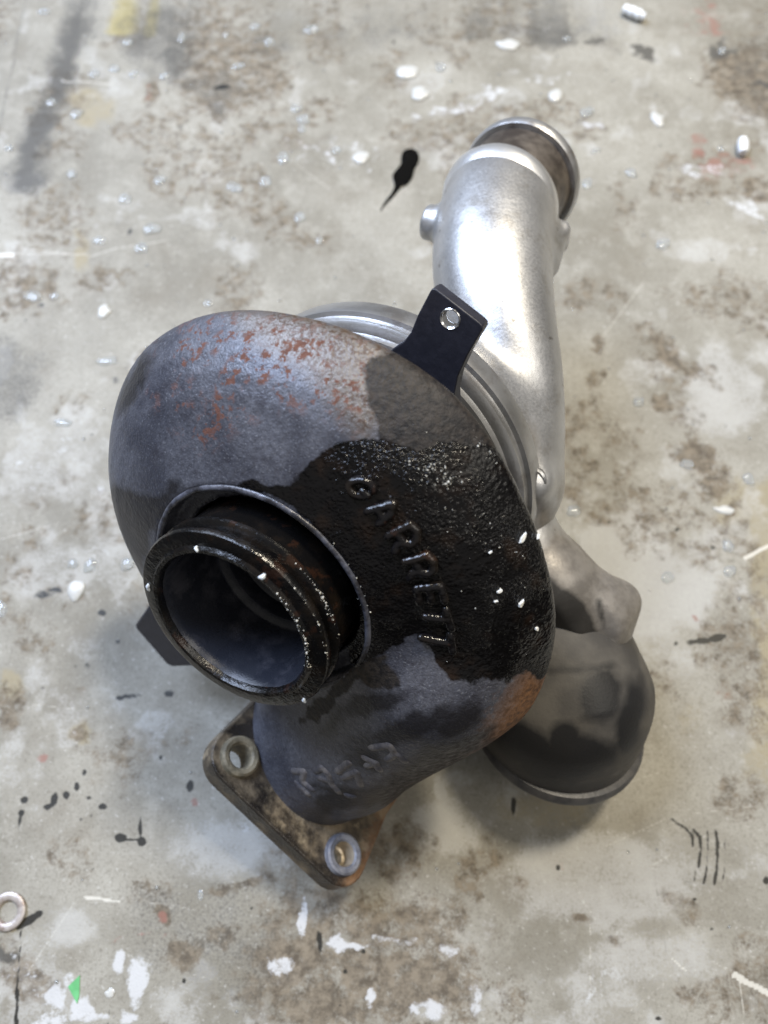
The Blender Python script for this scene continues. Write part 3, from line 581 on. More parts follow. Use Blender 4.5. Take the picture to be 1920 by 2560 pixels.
# ------------------------------------------------------------------ inlet flange: plate, bosses, bolt holes
def plate():
    import bmesh
    c = np.array([.048, .077]); holes = [(.018, .046), (.018, .108), (.078, .046), (.078, .108)]
    out = []
    # rounded corners round each hole, waisted sides
    order = [holes[0], holes[1], holes[3], holes[2]]
    for i, h in enumerate(order):
        h = np.array(h); base = math.degrees(math.atan2((h - c)[1], (h - c)[0]))
        for a in np.linspace(-48, 48, 9): out.append(h + .0125 * np.array([math.cos(math.radians(base + a * (1 if i % 1 == 0 else -1))), math.sin(math.radians(base + a))]))
        nx = np.array(order[(i + 1) % 4]); mid = (h + nx) / 2; d = (mid - c) / np.linalg.norm(mid - c)
        if i != 0: out.append(mid + d * .0095)
    ang = [math.atan2(*(q - c)[::-1]) for q in out]; out = [out[i] for i in np.argsort(ang)]
    N = len(out); HN = 28
    me = bpy.data.meshes.new('inlet_flange'); bm = bmesh.new()
    def loop(pts, t): return [bm.verts.new(LD(q[0], q[1], t)) for q in pts]
    T0, T1 = .0905, .1005
    for t in (T0, T1):
        o = loop(out, t); eds = [bm.edges.new((o[i], o[(i + 1) % N])) for i in range(N)]
        hl = []
        for h in holes[:]:
            r = .0056
            q = loop([(h[0] + r * math.cos(a), h[1] + r * math.sin(a)) for a in np.linspace(0, 2 * math.pi, HN, endpoint=False)], t); hl.append(q)
            eds += [bm.edges.new((q[i], q[(i + 1) % HN])) for i in range(HN)]
        bmesh.ops.triangle_fill(bm, edges=eds, use_beauty=True)
        if t == T0: keep = (o, hl)
        else:
            for i in range(N): bm.faces.new((keep[0][i], keep[0][(i + 1) % N], o[(i + 1) % N], o[i]))
            for a, b in zip(keep[1], hl):
                for i in range(HN): bm.faces.new((a[i], a[(i + 1) % HN], b[(i + 1) % HN], b[i]))
    bmesh.ops.recalc_face_normals(bm, faces=bm.faces); bm.to_mesh(me); bm.free()
    # subdivide for attributes
    bm = bmesh.new(); bm.from_mesh(me)
    for _ in range(3):
        es = [e for e in bm.edges if e.calc_length() > .005]; bmesh.ops.subdivide_edges(bm, edges=es, cuts=1); bmesh.ops.triangulate(bm, faces=bm.faces)
    bm.to_mesh(me); bm.free()
    v = np.array([x.co[:] for x in me.vertices]); p = proj(v)
    dark = np.minimum.reduce([line_d(p, [(455, 1660), (560, 1760), (700, 1890), (740, 1905)]) - 16, ell_sd(p, 540, 1580, 60, 30, 0), line_d(p, [(560, 1700), (690, 1830)]) - 8])
    org = np.minimum(line_d(p, [(745, 1910), (800, 1860), (870, 1700)]) - 16, ell_sd(p, 620, 1560, 40, 14, -10))
    for nme, arr in (('dark', dark), ('orange', org)):
        at = me.attributes.new(nme, 'FLOAT', 'POINT'); at.data.foreach_set('value', arr.astype(np.float32))
    o = link('inlet_flange', me, mat_plate(), turbo, smooth=True, label='rusty four-hole inlet flange at the foot of the turbine housing'); sharp(o, 35); bevel(o, .0008, 2, 40)
    mats = [mat_simple('tan_boss', (.10, .085, .055), (.25, .21, .14), .65, 150, bd=.0006), mat_simple('grey_boss', (.10, .105, .13), (.27, .27, .29), .5, 150, .2, bd=.0005), mat_simple('brown_boss', (.08, .055, .03), (.16, .11, .06), .6)]
    mi = mat_simple('bright_bore', (.30, .24, .16), (.55, .47, .36), .35, 150, .4)
    for i, h in enumerate(holes):
        pr = [(5.1, 1.8), (5.9, 2.6), (7.6, 2.8), (8.5, 2.2), (8.8, 1.0), (8.8, -1), (5.6, -1), (5.4, -9.4), (5.2, -9.4)]
        b = lathe('bolt_hole_rim', [(r * m_, q * m_) for r, q in pr], LD(h[0], h[1], T0), -T_, mats[0 if i == 0 else 1 if i == 1 else 2], o, n=48)
        if i == 1:
            lathe('hole_sleeve', [(r * m_, q * m_) for r, q in [(5.05, 1.7), (5.4, 1.7), (5.4, -9.2), (3.4, -9.2), (3.4, -6), (4.6, -5.5)]], LD(h[0], h[1], T0), -T_, mi, b, n=40)
    return o
plate()

# ------------------------------------------------------------------ black brackets
def bracket(org_pts, thick, hole, mat, bend=None):
    """plate through 3-D outline points, extruded along its own normal"""
    import bmesh
    p = np.array(org_pts); c = p.mean(0)
    n = np.cross(p[1] - p[0], p[-1] - p[0]); n /= np.linalg.norm(n)
    if n @ AB < 0: n = -n
    me = bpy.data.meshes.new('bracket'); bm = bmesh.new()
    for s in (0, 1):
        o = [bm.verts.new(q - n * thick * s) for q in p]; N = len(o)
        eds = [bm.edges.new((o[i], o[(i + 1) % N])) for i in range(N)]; hq = []
        if hole is not None:
            hc, r = hole; u = np.cross(n, AX); u /= np.linalg.norm(u); v = np.cross(n, u)
            hq = [bm.verts.new(hc + r * (math.cos(a) * u + math.sin(a) * v) - n * thick * s) for a in np.linspace(0, 2 * math.pi, 32, endpoint=False)]
            eds += [bm.edges.new((hq[i], hq[(i + 1) % 32])) for i in range(32)]
        bmesh.ops.triangle_fill(bm, edges=eds, use_beauty=True)
        if s == 0: k = (o, hq)
        else:
            for i in range(N): bm.faces.new((k[0][i], k[0][(i + 1) % N], o[(i + 1) % N], o[i]))
            for i in range(len(hq)): bm.faces.new((k[1][i], k[1][(i + 1) % 32], hq[(i + 1) % 32], hq[i]))
    bmesh.ops.recalc_face_normals(bm, faces=bm.faces); bm.to_mesh(me); bm.free()
    o = link('mounting_bracket', me, mat, turbo, smooth=True, label=None); sharp(o, 35); bevel(o, .0012, 3, 40)
    return o, n
M_BR = mat_simple('black_coated_steel', (.013, .014, .022), (.020, .021, .031), .42, 300, 0., .00012, .5)
# plane of the bracket: faces the turbine side, leaning towards the camera
bn = A * .95 + AB * .05; bn /= np.linalg.norm(bn); b0 = LT(.078)
def onplane(x, y, o, n):
    r = ray(float(x), float(y)); return CAM + r * (((o - CAM) @ n) / (r @ n))
bo_ = [(929, 629), (934, 623), (941, 624), (1035, 697), (1042, 704), (1042, 713), (1011, 766), (990, 812), (982, 850), (985, 900), (900, 880), (820, 800), (832, 768), (850, 752), (872, 738), (887, 718), (902, 681)]
br, _n = bracket([onplane(x, y, b0, bn) for x, y in bo_], .0060, (onplane(972, 689, b0, bn), .0032), M_BR)
br['label'] = 'black steel tab with one threaded hole, sticking up behind the turbine rim'
lathe('threaded_hole', [(.0033, .0002), (.0028, -.0003)] + [(.0033 if i % 2 else .0028, -.0006 - .0003 * i) for i in range(13)] + [(.0034, -.0060), (.0037, -.0058), (.0037, -.0002)], onplane(972, 689, b0, bn), bn, mat_alu_lathe('bright_thread', .6, .2, .9, .1), br, n=40)
b1n = bn; b1 = LT(.048)
br2, _n = bracket([onplane(x, y, b1, b1n) for x, y in [(300, 1338), (290, 1352), (296, 1362), (360, 1436), (372, 1441), (402, 1440), (480, 1440), (440, 1280), (340, 1280)]], .0045, None, M_BR)
br2['label'] = 'black steel tab showing behind the outlet flange'

# ------------------------------------------------------------------ compressor side
M_ALU = mat_alu(); M_AL2 = mat_alu_lathe('machined_aluminium', .50, .32, .85, .35)
bp = [(38, .070), (40, .088), (58, .0905), (60.5, .092), (61.5, .0955), (63.5, .0960), (64.2, .0985), (66.8, .0990), (68.2, .1000), (68.6, .1030), (70.3, .1035), (71.0, .1055), (71.2, .112), (40, .112)]
lathe('compressor_backplate', [(r * m_, -h) for r, h in bp], F, A, M_AL2, turbo, n=160, label='machined silver ring between the two housings')
PIPE = [ball(1122, 1050, .325, 80), ball(1124, 940, .323, 89), ball(1107, 815, .325, 101), ball(1080, 705, .329, 113), ball(1065, 610, .336, 121), ball(1064, 530, .346, 123), ball(1077, 448, .360, 121)]
def smooth_chain(nodes, sub=4):
    c = np.array([np.append(a, r) for a, r in nodes]); c = np.concatenate([[2 * c[0] - c[1]], c, [2 * c[-1] - c[-2]]]); o = []
    for i in range(1, len(c) - 2):
        p0, p1, p2, p3 = c[i - 1:i + 3]
        for t in np.arange(sub) / sub: o.append(.5 * (2 * p1 + (p2 - p0) * t + (2 * p0 - 5 * p1 + 4 * p2 - p3) * t * t + (3 * p1 - 3 * p2 + p3 - p0) * t ** 3))
    o.append(c[-2]); return [(q[:3], q[3]) for q in o]
PD = AX * .46 + AU * .68 - AB * .58; PD /= np.linalg.norm(PD); PE = PIPE[-1][0]; PIPES = smooth_chain(PIPE)
WING = [ball(1085, 1050, .330, 90), ball(1120, 1150, .330, 76), ball(1180, 1262, .332, 102), ball(1270, 1338, .335, 90), ball(1288, 1392, .340, 60)]
def comp(p):
    L, g, e = local(p); R = np.hypot(g, e); th = np.degrees(np.arctan2(g, e))
    rt = np.interp(th, [-180, -90, -20, 20, 60, 120, 180], [27, 22, 16.3, 16.3, 20, 26, 27]) / 1000; rc = np.interp(th, [-180, -90, -20, 20, 60, 120, 180], [58, 53, 48, 48, 51, 56, 58]) / 1000
    d = np.hypot(R - rc, L - .1225) - rt
    d = smin(d, np.maximum(R - .066, np.abs(L - .110) - .006), .004)
    d = smin(d, chain(p, PIPES, .003), .010)
    lug = sd_cone(p, *[q for q in (P(1152, 1043, .306), P(1170, 1060, .345))], .0085, .0095)
    d = smin(d, lug, .006)
    d = np.where(np.linalg.norm(p - PE, axis=-1) < .055, np.maximum(d, (p - PE) @ PD), d)
    # small bosses and ribs on the pipe
    d = smin(d, sd_cyl(p, P(918, 478, .356), P(1010, 500, .350), .0080, .002), .003)
    d = smin(d, sd_cone(p, P(1170, 560, .350), P(1216, 500, .352), .009, .0030), .008)
    d = smin(d, sd_cone(p, P(1216, 495, .352), P(1211, 528, .354), .0032, .0036), .002)
    d = np.maximum(d, .004 - p[..., 2])
    return np.maximum(d, .1045 - L + 0 * R) if False else np.where(R < .072, np.maximum(d, .106 - L), d)
V, Fq = nets(comp, (-.075, -.08, 0.), (.155, .20, .215), .0015); px = proj(V)
stain = np.minimum(poly_sd(px, [(1160, 1080), (1400, 1260), (1400, 1500), (1150, 1500)]), ell_sd(px, 1130, 960, 30, 60, 20) + 10)
mk('compressor_housing', V, Fq, M_ALU, turbo, attrs=dict(stain=stain, dark=np.full(len(V), 99.)), label='silver cast aluminium housing with a long curved pipe')
def wing(p):
    d = chain(p, WING, .006)
    d = smin(d, sd_cone(p, P(1300, 1290, .330), P(1352, 1296, .334), .006, .0028), .012)
    d = smin(d, sd_cone(p, P(1330, 1300, .338), P(1315, 1400, .342), .008, .006), .008)
    c1, c2 = ball(1150, 1360, .300, 92), ball(1205, 1440, .312, 78)
    d = -smin(-d, sd_cone(p, c1[0], c2[0], c1[1], c2[1]), .0015)
    d = -smin(-d, sd_cone(p, P(1315, 1290, .302), P(1308, 1400, .312), .0085, .0085), .004)
    return np.maximum(d, .003 - p[..., 2])
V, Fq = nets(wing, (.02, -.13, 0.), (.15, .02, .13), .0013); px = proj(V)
mk('outlet_shoulder', V, Fq, mat_alu(), turbo, attrs=dict(stain=poly_sd(px, [(1200, 1150), (1500, 1200), (1450, 1500), (1150, 1500), (1100, 1200)]), dark=np.minimum(poly_sd(px, [(1180, 1245), (1225, 1275), (1270, 1320), (1300, 1390), (1312, 1480), (1150, 1480)]), line_d(px, [(1292, 1300), (1305, 1350), (1312, 1400)]) - 2)),  # dark: oil and the shade of the scooped hollow, painted together
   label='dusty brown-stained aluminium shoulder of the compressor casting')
CUPN = [ball(1200, 1420, .346, 144), ball(1210, 1495, .346, 170), ball(1204, 1540, .353, 163)]
CD = AX * -.10 + AU * -.72 - AB * .68; CD /= np.linalg.norm(CD); CC = P(1204, 1560, .3560)
_u, _v, _a = frame(CD); _rg = np.array([CC + .0385 * (math.cos(a) * _u + math.sin(a) * _v) for a in np.linspace(0, 6.283, 200)])
_k = np.argmin(np.linalg.norm(proj(_rg) - np.array([1366, 1632]), axis=1)); NP = _rg[_k]; NO = (NP - CC) / np.linalg.norm(NP - CC)
def cup(p):
    d = chain(p, CUPN, .020); q = p - CC; h = q @ CD; r = np.sqrt(np.maximum((q * q).sum(-1) - h * h, 0))
    d = smin(d, np.maximum(r - .0345, np.abs(h + .006) - .006), .004)
    d = np.maximum(d, h - .001)
    inner = chain(p, [(a, b - .003) for a, b in CUPN], .01); return np.maximum(d, -np.maximum(inner, -h - .02)) if True else d
V, Fq = nets(cup, (.02, -.19, 0.), (.145, -.06, .10), .0012); px = proj(V)
dk = np.minimum.reduce([poly_sd(px, [(1270, 1455), (1320, 1440), (1345, 1480), (1335, 1540), (1300, 1565), (1255, 1550), (1248, 1500)]), ell_sd(px, 1115, 1600, 95, 42, 20), ell_sd(px, 1235, 1640, 105, 45, -8), ell_sd(px, 1215, 1600, 32, 40, 0), ell_sd(px, 1365, 1550, 28, 90, 10) , line_d(px, [(1190, 1448), (1275, 1447), (1320, 1440)]) - 7])  # oil patches, plus a strip painting the shadow edge under the shoulder
elbow = mk('inlet_elbow', V, Fq, mat_cup(), turbo, attrs=dict(dark=dk), label='dark oil-stained rounded elbow, its mouth facing down to the bench')
rim = lathe('mouth_rim', [(.0350, -.0045), (.0385, -.0035), (.0396, -.0012), (.0395, .0010), (.0385, .0020), (.0345, .0020), (.0345, -.004)], CC, CD, mat_simple('dark_rim', (.03, .03, .034), (.075, .072, .07), .45, 120), elbow, n=120)
# machined end of the silver pipe
M_END = mat_alu_lathe('stained_pipe_end', .26, .45, .45, .9); r0 = PIPE[-1][1]
pe = [(r0 * .96, -.0075), (r0 * 1.03, -.0045), (r0 * 1.075, -.0015), (r0 * 1.085, .0012), (r0 * 1.06, .0034), (r0 * .99, .0046), (r0 * .95, .0050), (r0 * .95, .0070)]
end = lathe('pipe_bead', [(r, h) for r, h in pe] + [(r0 * .9, .0070), (r0 * .9, -.0075)], PE, PD, mat_alu_lathe('bead_aluminium', .78, .35, .8, .1), turbo, n=96, label='raised bright bead near the pipe mouth')
M_END = mat_simple('stained_pipe_end', (.055, .045, .038), (.17, .145, .12), .38, 70, .35)
pend = lathe('pipe_end', [(r0 * .96, .004), (r0 * .985, .0270), (r0 * .93, .0270), (r0 * .90, .006)], PE, PD, M_END, turbo, n=96, label='brown-stained machined band at the mouth of the pipe')
lathe('pipe_lip', [(r0 * .97, .0262), (r0 * 1.08, .0258), (r0 * 1.12, .0275), (r0 * 1.115, .0305), (r0 * 1.05, .0322), (r0 * .93, .0322), (r0 * .92, .0265)], PE, PD, mat_alu_lathe('pipe_lip_metal', .55, .32, .8, .5), pend, n=96)
# socket screw in the lug
SA = (A * .8 + AB * .4); SA /= np.linalg.norm(SA); SC = P(1147, 1040, .300)
bolt = lathe('socket_screw', [(.0034, -.0030), (.0036, .0002), (.0052, .0008), (.0060, .0002), (.0062, -.006), (.0001, -.006), (.0001, -.003)], SC, SA, mat_alu_lathe('screw_steel', .42, .3, .9, .5), turbo, n=36, closed=False, label='socket head screw half hidden by the turbine rim')

# bearing housing between turbine and compressor
lathe('bearing_housing', [(.030, -.070), (.040, -.074), (.036, -.082), (.045, -.090), (.030, -.094)], F, A, M_BLACK, turbo, n=64, label='dark bearing housing between turbine and compressor')

# ------------------------------------------------------------------ chips, grit, glint specks and drops on the turbocharger
def chip_mesh(seed, n=7):
    r = random.Random(seed); pts = [((.7 + .5 * r.random()) * math.cos(2 * math.pi * i / n), (.5 + .45 * r.random()) * math.sin(2 * math.pi * i / n)) for i in range(n)]
    v = [(x, y, 0) for x, y in pts] + [(x * .82, y * .82, .38 + .15 * r.random()) for x, y in pts]
    f = [tuple(range(n, 2 * n)), tuple(range(n))[::-1]] + [(i, (i + 1) % n, (i + 1) % n + n, i + n) for i in range(n)]
    me = bpy.data.meshes.new('chip'); me.from_pydata(v, [], f); me.update(); return me
import mathutils
M_CHIP = mat_simple('white_paint_chip', (.62, .61, .56), (.82, .81, .77), .5, 900, bd=.0001)
chips = [chip_mesh(i) for i in range(5)]
for c in chips: c.materials.append(M_CHIP)
def place(o, p, nrm, s, rot=0, parent=None):
    q = mathutils.Vector(nrm).to_track_quat('Z', 'Y'); o.rotation_mode = 'QUATERNION'; o.rotation_quaternion = q @ mathutils.Quaternion((0, 0, 1), rot)
    o.location = tuple(p); o.scale = s if isinstance(s, tuple) else (s, s, s)
CH = [(1128, 1162, 12, 6, .4, 'largest white paint chip, oblong, on the oily black dome of the turbine housing'), (1161, 1159, 7, 6, 0, 'small squarish white chip right of the oblong chip near the housing rim'), (1125, 1303, 9, 7, .7, 'white triangular chip low on the oily dome, right of the letters'),
      (1078, 1276, 8, 4, .1, 'thin white chip lying between the lettering and the triangular chip'), (1183, 1222, 5, 5, 0, 'small white chip on the rim at the right edge of the turbine housing'), (1158, 1357, 4, 7, .2, 'upright white chip near the bottom of the oily area'),
      (1059, 1192, 5, 3, .2, 'tiny white chip on the dome left of the oblong chip'), (1070, 1298, 4, 3, 0, 'tiny white chip above a crater beside the triangular chip')]
for i, (x, y, a, b, rt, lb) in enumerate(CH):
    p = march(turbine, [x], [y])[0]; nn = grad(turbine, p[None])[0]
    o = bpy.data.objects.new('paint_chip', chips[i % 5]); col.objects.link(o); k = K * .27 / FPX
    place(o, p + nn * .0001, nn, (a * k, b * k, .0016), rt); setp(o, lb, 'paint chip', 'white paint chips on the turbine housing')
def scatter(name, pts, fn, mat, parent, smin_, smax, **k):
    vs = []; fs = []
    x = np.array([q[0] for q in pts]); y = np.array([q[1] for q in pts]); p = march(fn, x, y); nn = grad(fn, p)
    for pi, ni in zip(p, nn):
        if np.linalg.norm(pi - CAM) > .44: continue
        u, v, a = frame(ni); s = (smin_ + (smax - smin_) * random.random() ** 2.2) * random.choice([.6, .8, 1, 1.2]); b = len(vs); m = 5; an = random.random() * 6
        for i in range(m): r = s * random.uniform(.6, 1.1); vs.append(pi + u * r * math.cos(an + i * 1.2566) + v * r * math.sin(an + i * 1.2566) - a * .0001)
        for i in range(m): vs.append(vs[b + i] * .5 + pi * .5 + a * s * random.uniform(.5, .8))
        fs.append(tuple(range(b + m, b + 2 * m))); fs += [(b + i, b + (i + 1) % m, b + (i + 1) % m + m, b + i + m) for i in range(m)]
    o = mk(name, vs, fs, mat, parent, smooth=False, **k); return o
M_GRIT_GLINT = mat_simple('pale_grit_glint', (.42, .40, .34), (.72, .70, .63), .4, 900, bd=.0001)
pts = []
R_ = random.Random(3)
for _ in range(60): pts.append((R_.gauss(935, 14), R_.gauss(1005, 10)))
for _ in range(60): pts.append((R_.gauss(968, 13), R_.gauss(1038, 9)))
for _ in range(70):
    t = R_.random(); pts.append((900 + 230 * t + R_.gauss(0, 30), 985 + 260 * t + R_.gauss(0, 34)))
for _ in range(50):
    t = R_.random(); pts.append((1020 + 60 * t + R_.gauss(0, 7), 935 + 80 * t + R_.gauss(0, 7)))
for _ in range(30): pts.append((R_.uniform(960, 1180), R_.uniform(1120, 1440)))
pts = [q for q in pts if q[0] < 1190 - max(0, 1250 - q[1]) * .25]
scatter('grit', pts, turbine, M_GRIT_GLINT, housing, .00008, .00042, kind='stuff')  # dome specks, bunched to stand in for glints on the oil
# grit and chips along the lips of the outlet neck
def sd_neck(p):
    L, g, e = local(p); R = np.hypot(g, e); return poly_sd(np.stack([R * 1000, -L * 1000], -1), nk) / 1000
def ring_pts(R0, L0, a0, a1, n, jr):
    o = []
    for _ in range(n):
        a = math.radians(R_.uniform(a0, a1)); r = R0 + R_.gauss(0, jr); o.append(tuple(proj(LT(L0, r * math.sin(a), r * math.cos(a)))))
    return o
gp = ring_pts(.0295, 0, 25, 85, 80, .0006) + ring_pts(.0355, .0018, 25, 75, 26, .0003) + ring_pts(.0355, .0085, 38, 58, 40, .0005) + ring_pts(.0355, .0085, 15, 70, 20, .0003)
scatter('grit', gp, sd_neck, M_GRIT_GLINT, outlet, .00016, .00042, kind='stuff')
gp = ring_pts(.0422, .0172, 18, 62, 110, .0009)
scatter('grit', gp, turbine, M_GRIT_GLINT, housing, .00015, .0004, kind='stuff')
M_DROP_W = mat_simple('milky_drop', (.55, .60, .66), (.74, .78, .82), .12, 900, bd=.0001)
def dome_mesh(name, n=20, rings=5):
    v = [(0, 0, 1)]; f = []
    for j in range(1, rings + 1):
        a = math.pi / 2 * j / rings
        for i in range(n): v.append((math.sin(a) * math.cos(2 * math.pi * i / n), math.sin(a) * math.sin(2 * math.pi * i / n), math.cos(a)))
    for i in range(n): f.append((0, 1 + i, 1 + (i + 1) % n))
    for j in range(rings - 1):
        for i in range(n): a = 1 + j * n + i; b = 1 + j * n + (i + 1) % n; f.append((a, a + n, b + n, b))
    b = 1 + (rings - 1) * n; f.append(tuple(b + i for i in range(n))[::-1])
    me = bpy.data.meshes.new(name); me.from_pydata(v, [], f); me.update(); me.polygons.foreach_set('use_smooth', [True] * len(me.polygons)); return me
def blob_mesh(seed):
    me = dome_mesh('drop', 20, 5); r = random.Random(seed); f_ = [r.uniform(0, 6.28) for _ in range(4)]
    for v in me.vertices:
        a = math.atan2(v.co.y, v.co.x); q = 1 + .22 * math.sin(2 * a + f_[0]) + .16 * math.sin(3 * a + f_[1]) + .10 * math.sin(5 * a + f_[2]); v.co.x *= q; v.co.y *= q
    me.materials.append(M_DROP_W); return me
dms = [blob_mesh(i) for i in range(8)]
for x, y, a, b, rt, lb in [(512, 1224, 10, 7, 1.3, 'milky white blob on the front edge of the outlet flange, right of the streak'), (482, 1216, 18, 6, .1, 'long white streak of residue along the top of the outlet flange face'), (318, 1189, 8, 6, 0, 'pale blue-white drop on the upper left edge of the outlet flange'),
                         (321, 1268, 6, 10, .1, 'white oval drop low on the left side of the outlet flange face'), (657, 1512, 5, 9, 0, 'clear drop hanging at the lower right of the outlet flange'), (567, 1246, 7, 7, 0, 'round bluish drop on the outlet flange face, right of the white blob'), (425, 1186, 6, 5, 0, 'small pale drop on the top of the outlet flange face')]:
    p = march(sd_neck, [x], [y])[0]; nn = grad(sd_neck, p[None])[0]
    if np.linalg.norm(p - CAM) > .34: continue
    o = bpy.data.objects.new('residue_drop', dms[(int(x) // 7) % 8]); col.objects.link(o); k = K * .25 / FPX; place(o, p, nn, (a * k, b * k, .0009), rt)
    setp(o, lb, 'drop', 'white drops on the outlet flange')

# ------------------------------------------------------------------ things lying on the bench
mw = M('water'); M_WATER = mw.out((.85, .86, .84), .06, 0., Transmission_Weight=.8, IOR=1.33)
def irregular(name, seed, mat):
    me = dome_mesh(name, 24, 6); r = random.Random(seed); ph = [(k_, r.uniform(0, 6.28), r.uniform(.04, .16) / k_ ** .5) for k_ in (2, 3, 4, 5)]
    for v in me.vertices:
        a = math.atan2(v.co.y, v.co.x); q = 1 + sum(w_ * math.sin(k_ * a + f_) for k_, f_, w_ in ph); v.co.x *= q; v.co.y *= q
    me.materials.append(mat); return me
M_CLOUD = mat_simple('cloudy_drop', (.42, .42, .40), (.56, .56, .53), .12, 200, bd=.0001)
wms = [irregular('water_drop', i, M_WATER) for i in range(7)]; clouds = [irregular('cloudy_drop', 20 + i, M_CLOUD) for i in range(5)]
UPV = np.array([0, 0, 1.])
DR = [(95, 25, 12, 8), (550, 58, 11, 8), (672, 65, 14, 11), (580, 90, 9, 12), (392, 82, 8, 12), (487, 75, 6, 7), (275, 92, 10, 9), (515, 143, 13, 8), (203, 160, 11, 9), (288, 160, 9, 8), (355, 165, 9, 10), (247, 149, 12, 8), (165, 247, 13, 12), (110, 222, 9, 11), (20, 320, 9, 8), (155, 376, 9, 12), (345, 390, 12, 10),
      (270, 430, 12, 13), (328, 495, 17, 13), (215, 520, 13, 10), (305, 536, 15, 11), (500, 402, 10, 9), (512, 408, 10, 10), (573, 392, 13, 12), (640, 235, 11, 11), (655, 258, 13, 11), (780, 341, 17, 14), (612, 342, 12, 14), (647, 470, 12, 11), (225, 673, 13, 14), (72, 641, 18, 11), (118, 640, 9, 9), (652, 278, 8, 10), (726, 325, 8, 10),
      (1098, 97, 24, 13), (880, 157, 23, 17), (907, 203, 19, 16), (1200, 207, 15, 15), (1268, 243, 15, 11), (1268, 397, 9, 13), (1363, 374, 11, 11), (1432, 527, 15, 12), (1287, 326, 10, 5), (952, 146, 9, 12), (1420, 258, 13, 17), (1560, 110, 8, 9), (1380, 868, 12, 10), (1484, 1003, 15, 9), (1565, 1102, 21, 8), (1617, 1035, 11, 12),
      (1573, 1180, 12, 12), (1577, 1234, 13, 11), (1240, 1104, 15, 11), (165, 1275, 17, 20), (194, 1222, 12, 14), (276, 1218, 15, 13), (136, 913, 17, 9), (232, 780, 20, 10), (2, 1316, 12, 17), (157, 1218, 10, 10), (433, 1933, 6, 9), (238, 2145, 10, 8), (1557, 322, 7, 6), (1224, 84, 8, 7), (1442, 1248, 14, 10), (450, 655, 9, 7), (690, 520, 8, 8)]
hue = ['clear water drop', 'cloudy water drop']
def where(x, y):
    v = 'top' if y < 130 else 'upper' if y < 500 else 'middle' if y < 1500 else 'bottom'
    h = 'far left' if x < 170 else 'left' if x < 480 else 'centre-left' if x < 800 else 'centre-right' if x < 1150 else 'right' if x < 1450 else 'far right'
    return v, h
cnt = {}
DR2 = [(d, 1 if (d[2] + d[3] > 27 and d[0] > 700) or d[:2] in ((165, 1275), (225, 673), (1200, 207), (238, 2145)) else 0) for d in DR]
for (x, y, a, b), mk_ in DR2: cnt.setdefault((where(x, y), mk_), []).append((x, y))
for (x, y, a, b), mk_ in DR2:
    p = on_bench(x, y); t = -((p - CAM) @ AB); k = K * t / FPX
    o = bpy.data.objects.new('water_drop', random.choice(clouds if mk_ else wms)); col.objects.link(o); o.location = tuple(p + UPV * .0001)
    o.scale = (a * k * 1.1, b * k * 1.15, min(a, b) * k * .38); o.rotation_euler = (0, 0, random.uniform(-.3, .3))
    v, h = where(x, y); g = sorted(cnt[((v, h), mk_)]); n = len(g); i = g.index((x, y))
    pos = '' if n == 1 else ['leftmost ', 'second ', 'third ', 'fourth ', 'fifth ', 'sixth ', 'seventh ', 'eighth ', 'ninth ', 'tenth ', 'eleventh ', 'twelfth ', 'thirteenth '][i] if i < n - 1 else 'rightmost '
    setp(o, f'{pos}{hue[mk_]}' + (' from the left' if n > 1 and i < n - 1 else '') + f' in the {v} {h} part of the bench', 'water drop', 'water drops on the bench')
# fine spray nobody could count
vs, fs = [], []; base = dome_mesh('tmp', 8, 2); bv = np.array([v.co[:] for v in base.vertices]); bf = [tuple(p.vertices) for p in base.polygons]
for _ in range(230):
    x = R_.choice([R_.gauss(420, 200), R_.uniform(0, 1659), R_.gauss(1300, 250)]); y = R_.choice([R_.gauss(180, 130), R_.uniform(0, 1100), R_.gauss(350, 250), R_.uniform(0, 2212)])
    p = on_bench(x, y); s = R_.uniform(.0003, .0010); b = len(vs); vs += list(bv * np.array([s, s * R_.uniform(.7, 1.2), s * .5]) + p + UPV * .0001); fs += [tuple(i + b for i in f) for f in bf]
mk('water_spray', vs, fs, M_WATER, label='fine scattered water droplets dotting the bench top', kind='stuff', cat='water droplets')
# white ribbed pellets
def pellet(x, y, lx, ly, ang, lb):
    p = on_bench(x, y); t = -((p - CAM) @ AB); k = K * t / FPX; r = ly * k; L = lx * k
    prof = [(.0001, -L)]
    for i in range(13):
        h = -L + 2 * L * (i + .5) / 13; prof.append((r * (.78 if i % 4 == 3 else 1) * (1 - .25 * abs(i - 6) ** 3 / 216), h))
    prof.append((.0001, L)); d = np.array([math.cos(ang), math.sin(ang), 0])
    o = lathe('pellet', prof, np.zeros(3), d, mat_simple('white_plastic', (.72, .74, .76), (.86, .88, .9), .3, 900, bd=.0001), n=24, closed=False); o.location = tuple(p + UPV * r); setp(o, lb, 'pellet')
pellet(1366, 38, 26, 11, -.55, 'white ribbed pellet at the top right of the bench'); pellet(1600, 325, 20, 12, 1.45, 'white pellet beside the red stain at the right edge')
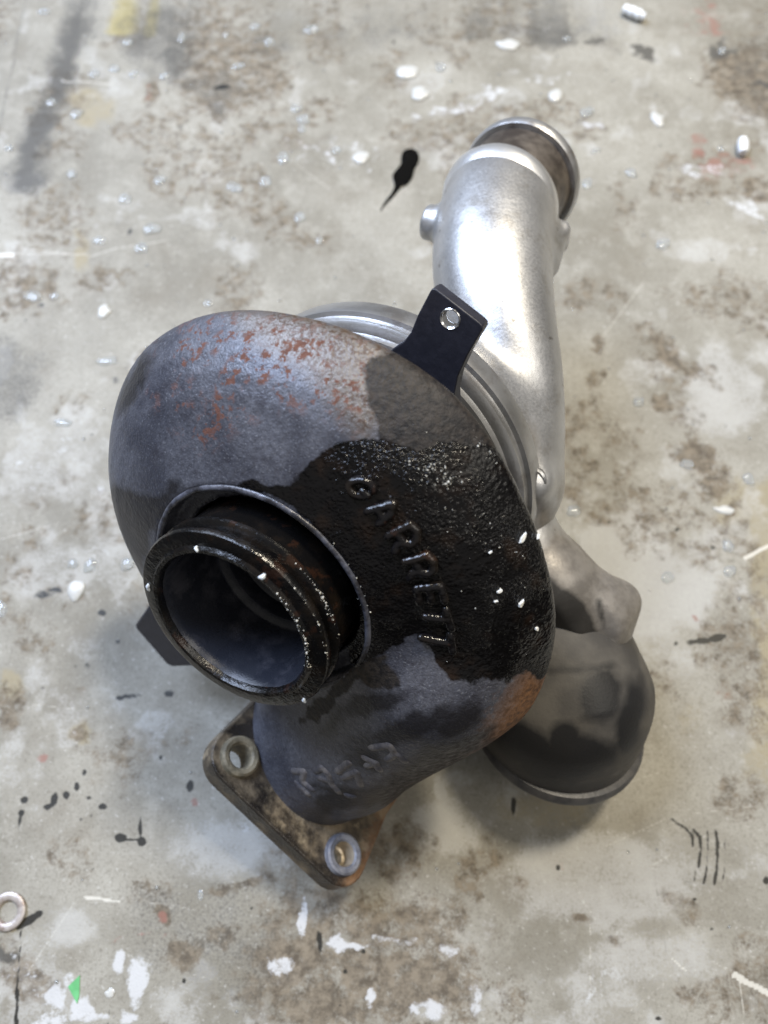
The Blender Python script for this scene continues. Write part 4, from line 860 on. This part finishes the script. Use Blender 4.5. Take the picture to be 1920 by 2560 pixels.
# washer
pw = on_bench(19, 1968); kk = K * .36 / FPX
o = lathe('washer', [(20 * kk, 0), (36 * kk, 0), (38 * kk, .0006), (37 * kk, .0016), (33 * kk, .0020), (24 * kk, .0018), (21 * kk, .0012)], np.zeros(3), UPV, mat_simple('old_washer', (.26, .20, .17), (.50, .46, .43), .4, 200, .4), n=64)
o.location = tuple(pw + UPV * .0002); setp(o, 'dull steel washer at the left edge with a black mark beside it', 'washer')
# black oil splash
def slab(name, outline, h, mat, edge=.35, **k):
    p = [on_bench(x, y) for x, y in outline]; c = sum(p) / len(p); n = len(p)
    v = [q - c for q in p] + [(q - c) * (1 - edge * .25) + UPV * h * .8 for q in p] + [(q - c) * (1 - edge) + UPV * h for q in p]
    f = [tuple(range(2 * n, 3 * n)), tuple(range(n))[::-1]]
    for s in (0, n): f += [(s + i, s + (i + 1) % n, s + (i + 1) % n + n, s + i + n) for i in range(n)]
    o = mk(name, v, f, mat, **k); fixn(o); o.location = tuple(c + UPV * .0001); return o
M_OIL = mw2 = M('black_oil').out((.0015, .0015, .0015), .08, 0., spec=.35)
SPL = [(868, 330), (876, 322), (890, 320), (902, 326), (907, 340), (903, 356), (895, 366), (893, 382), (884, 396), (874, 404), (864, 408), (852, 424), (838, 438), (828, 448), (824, 456), (820, 456), (830, 438), (842, 424), (850, 410), (852, 398), (847, 386), (849, 374), (860, 362), (868, 352), (866, 342)]
def chaikin(p, n=2):
    p = [np.array(q, float) for q in p]
    for _ in range(n): p = [r for i in range(len(p)) for r in (p[i] * .75 + p[(i + 1) % len(p)] * .25, p[i] * .25 + p[(i + 1) % len(p)] * .75)]
    return p
slab('oil_splash', chaikin(SPL), .0004, M_OIL, .08, label='black oil splash with a thin tail, left of the silver pipe', cat='oil splash')
slab('paint_flake', [(147, 2131), (173, 2106), (172, 2150), (167, 2168)], .0003, mat_simple('green_paint', (.09, .33, .12), (.13, .42, .17), .6), .05, smooth=False, label='small green paint flake at the bottom left of the bench', cat='paint flake')
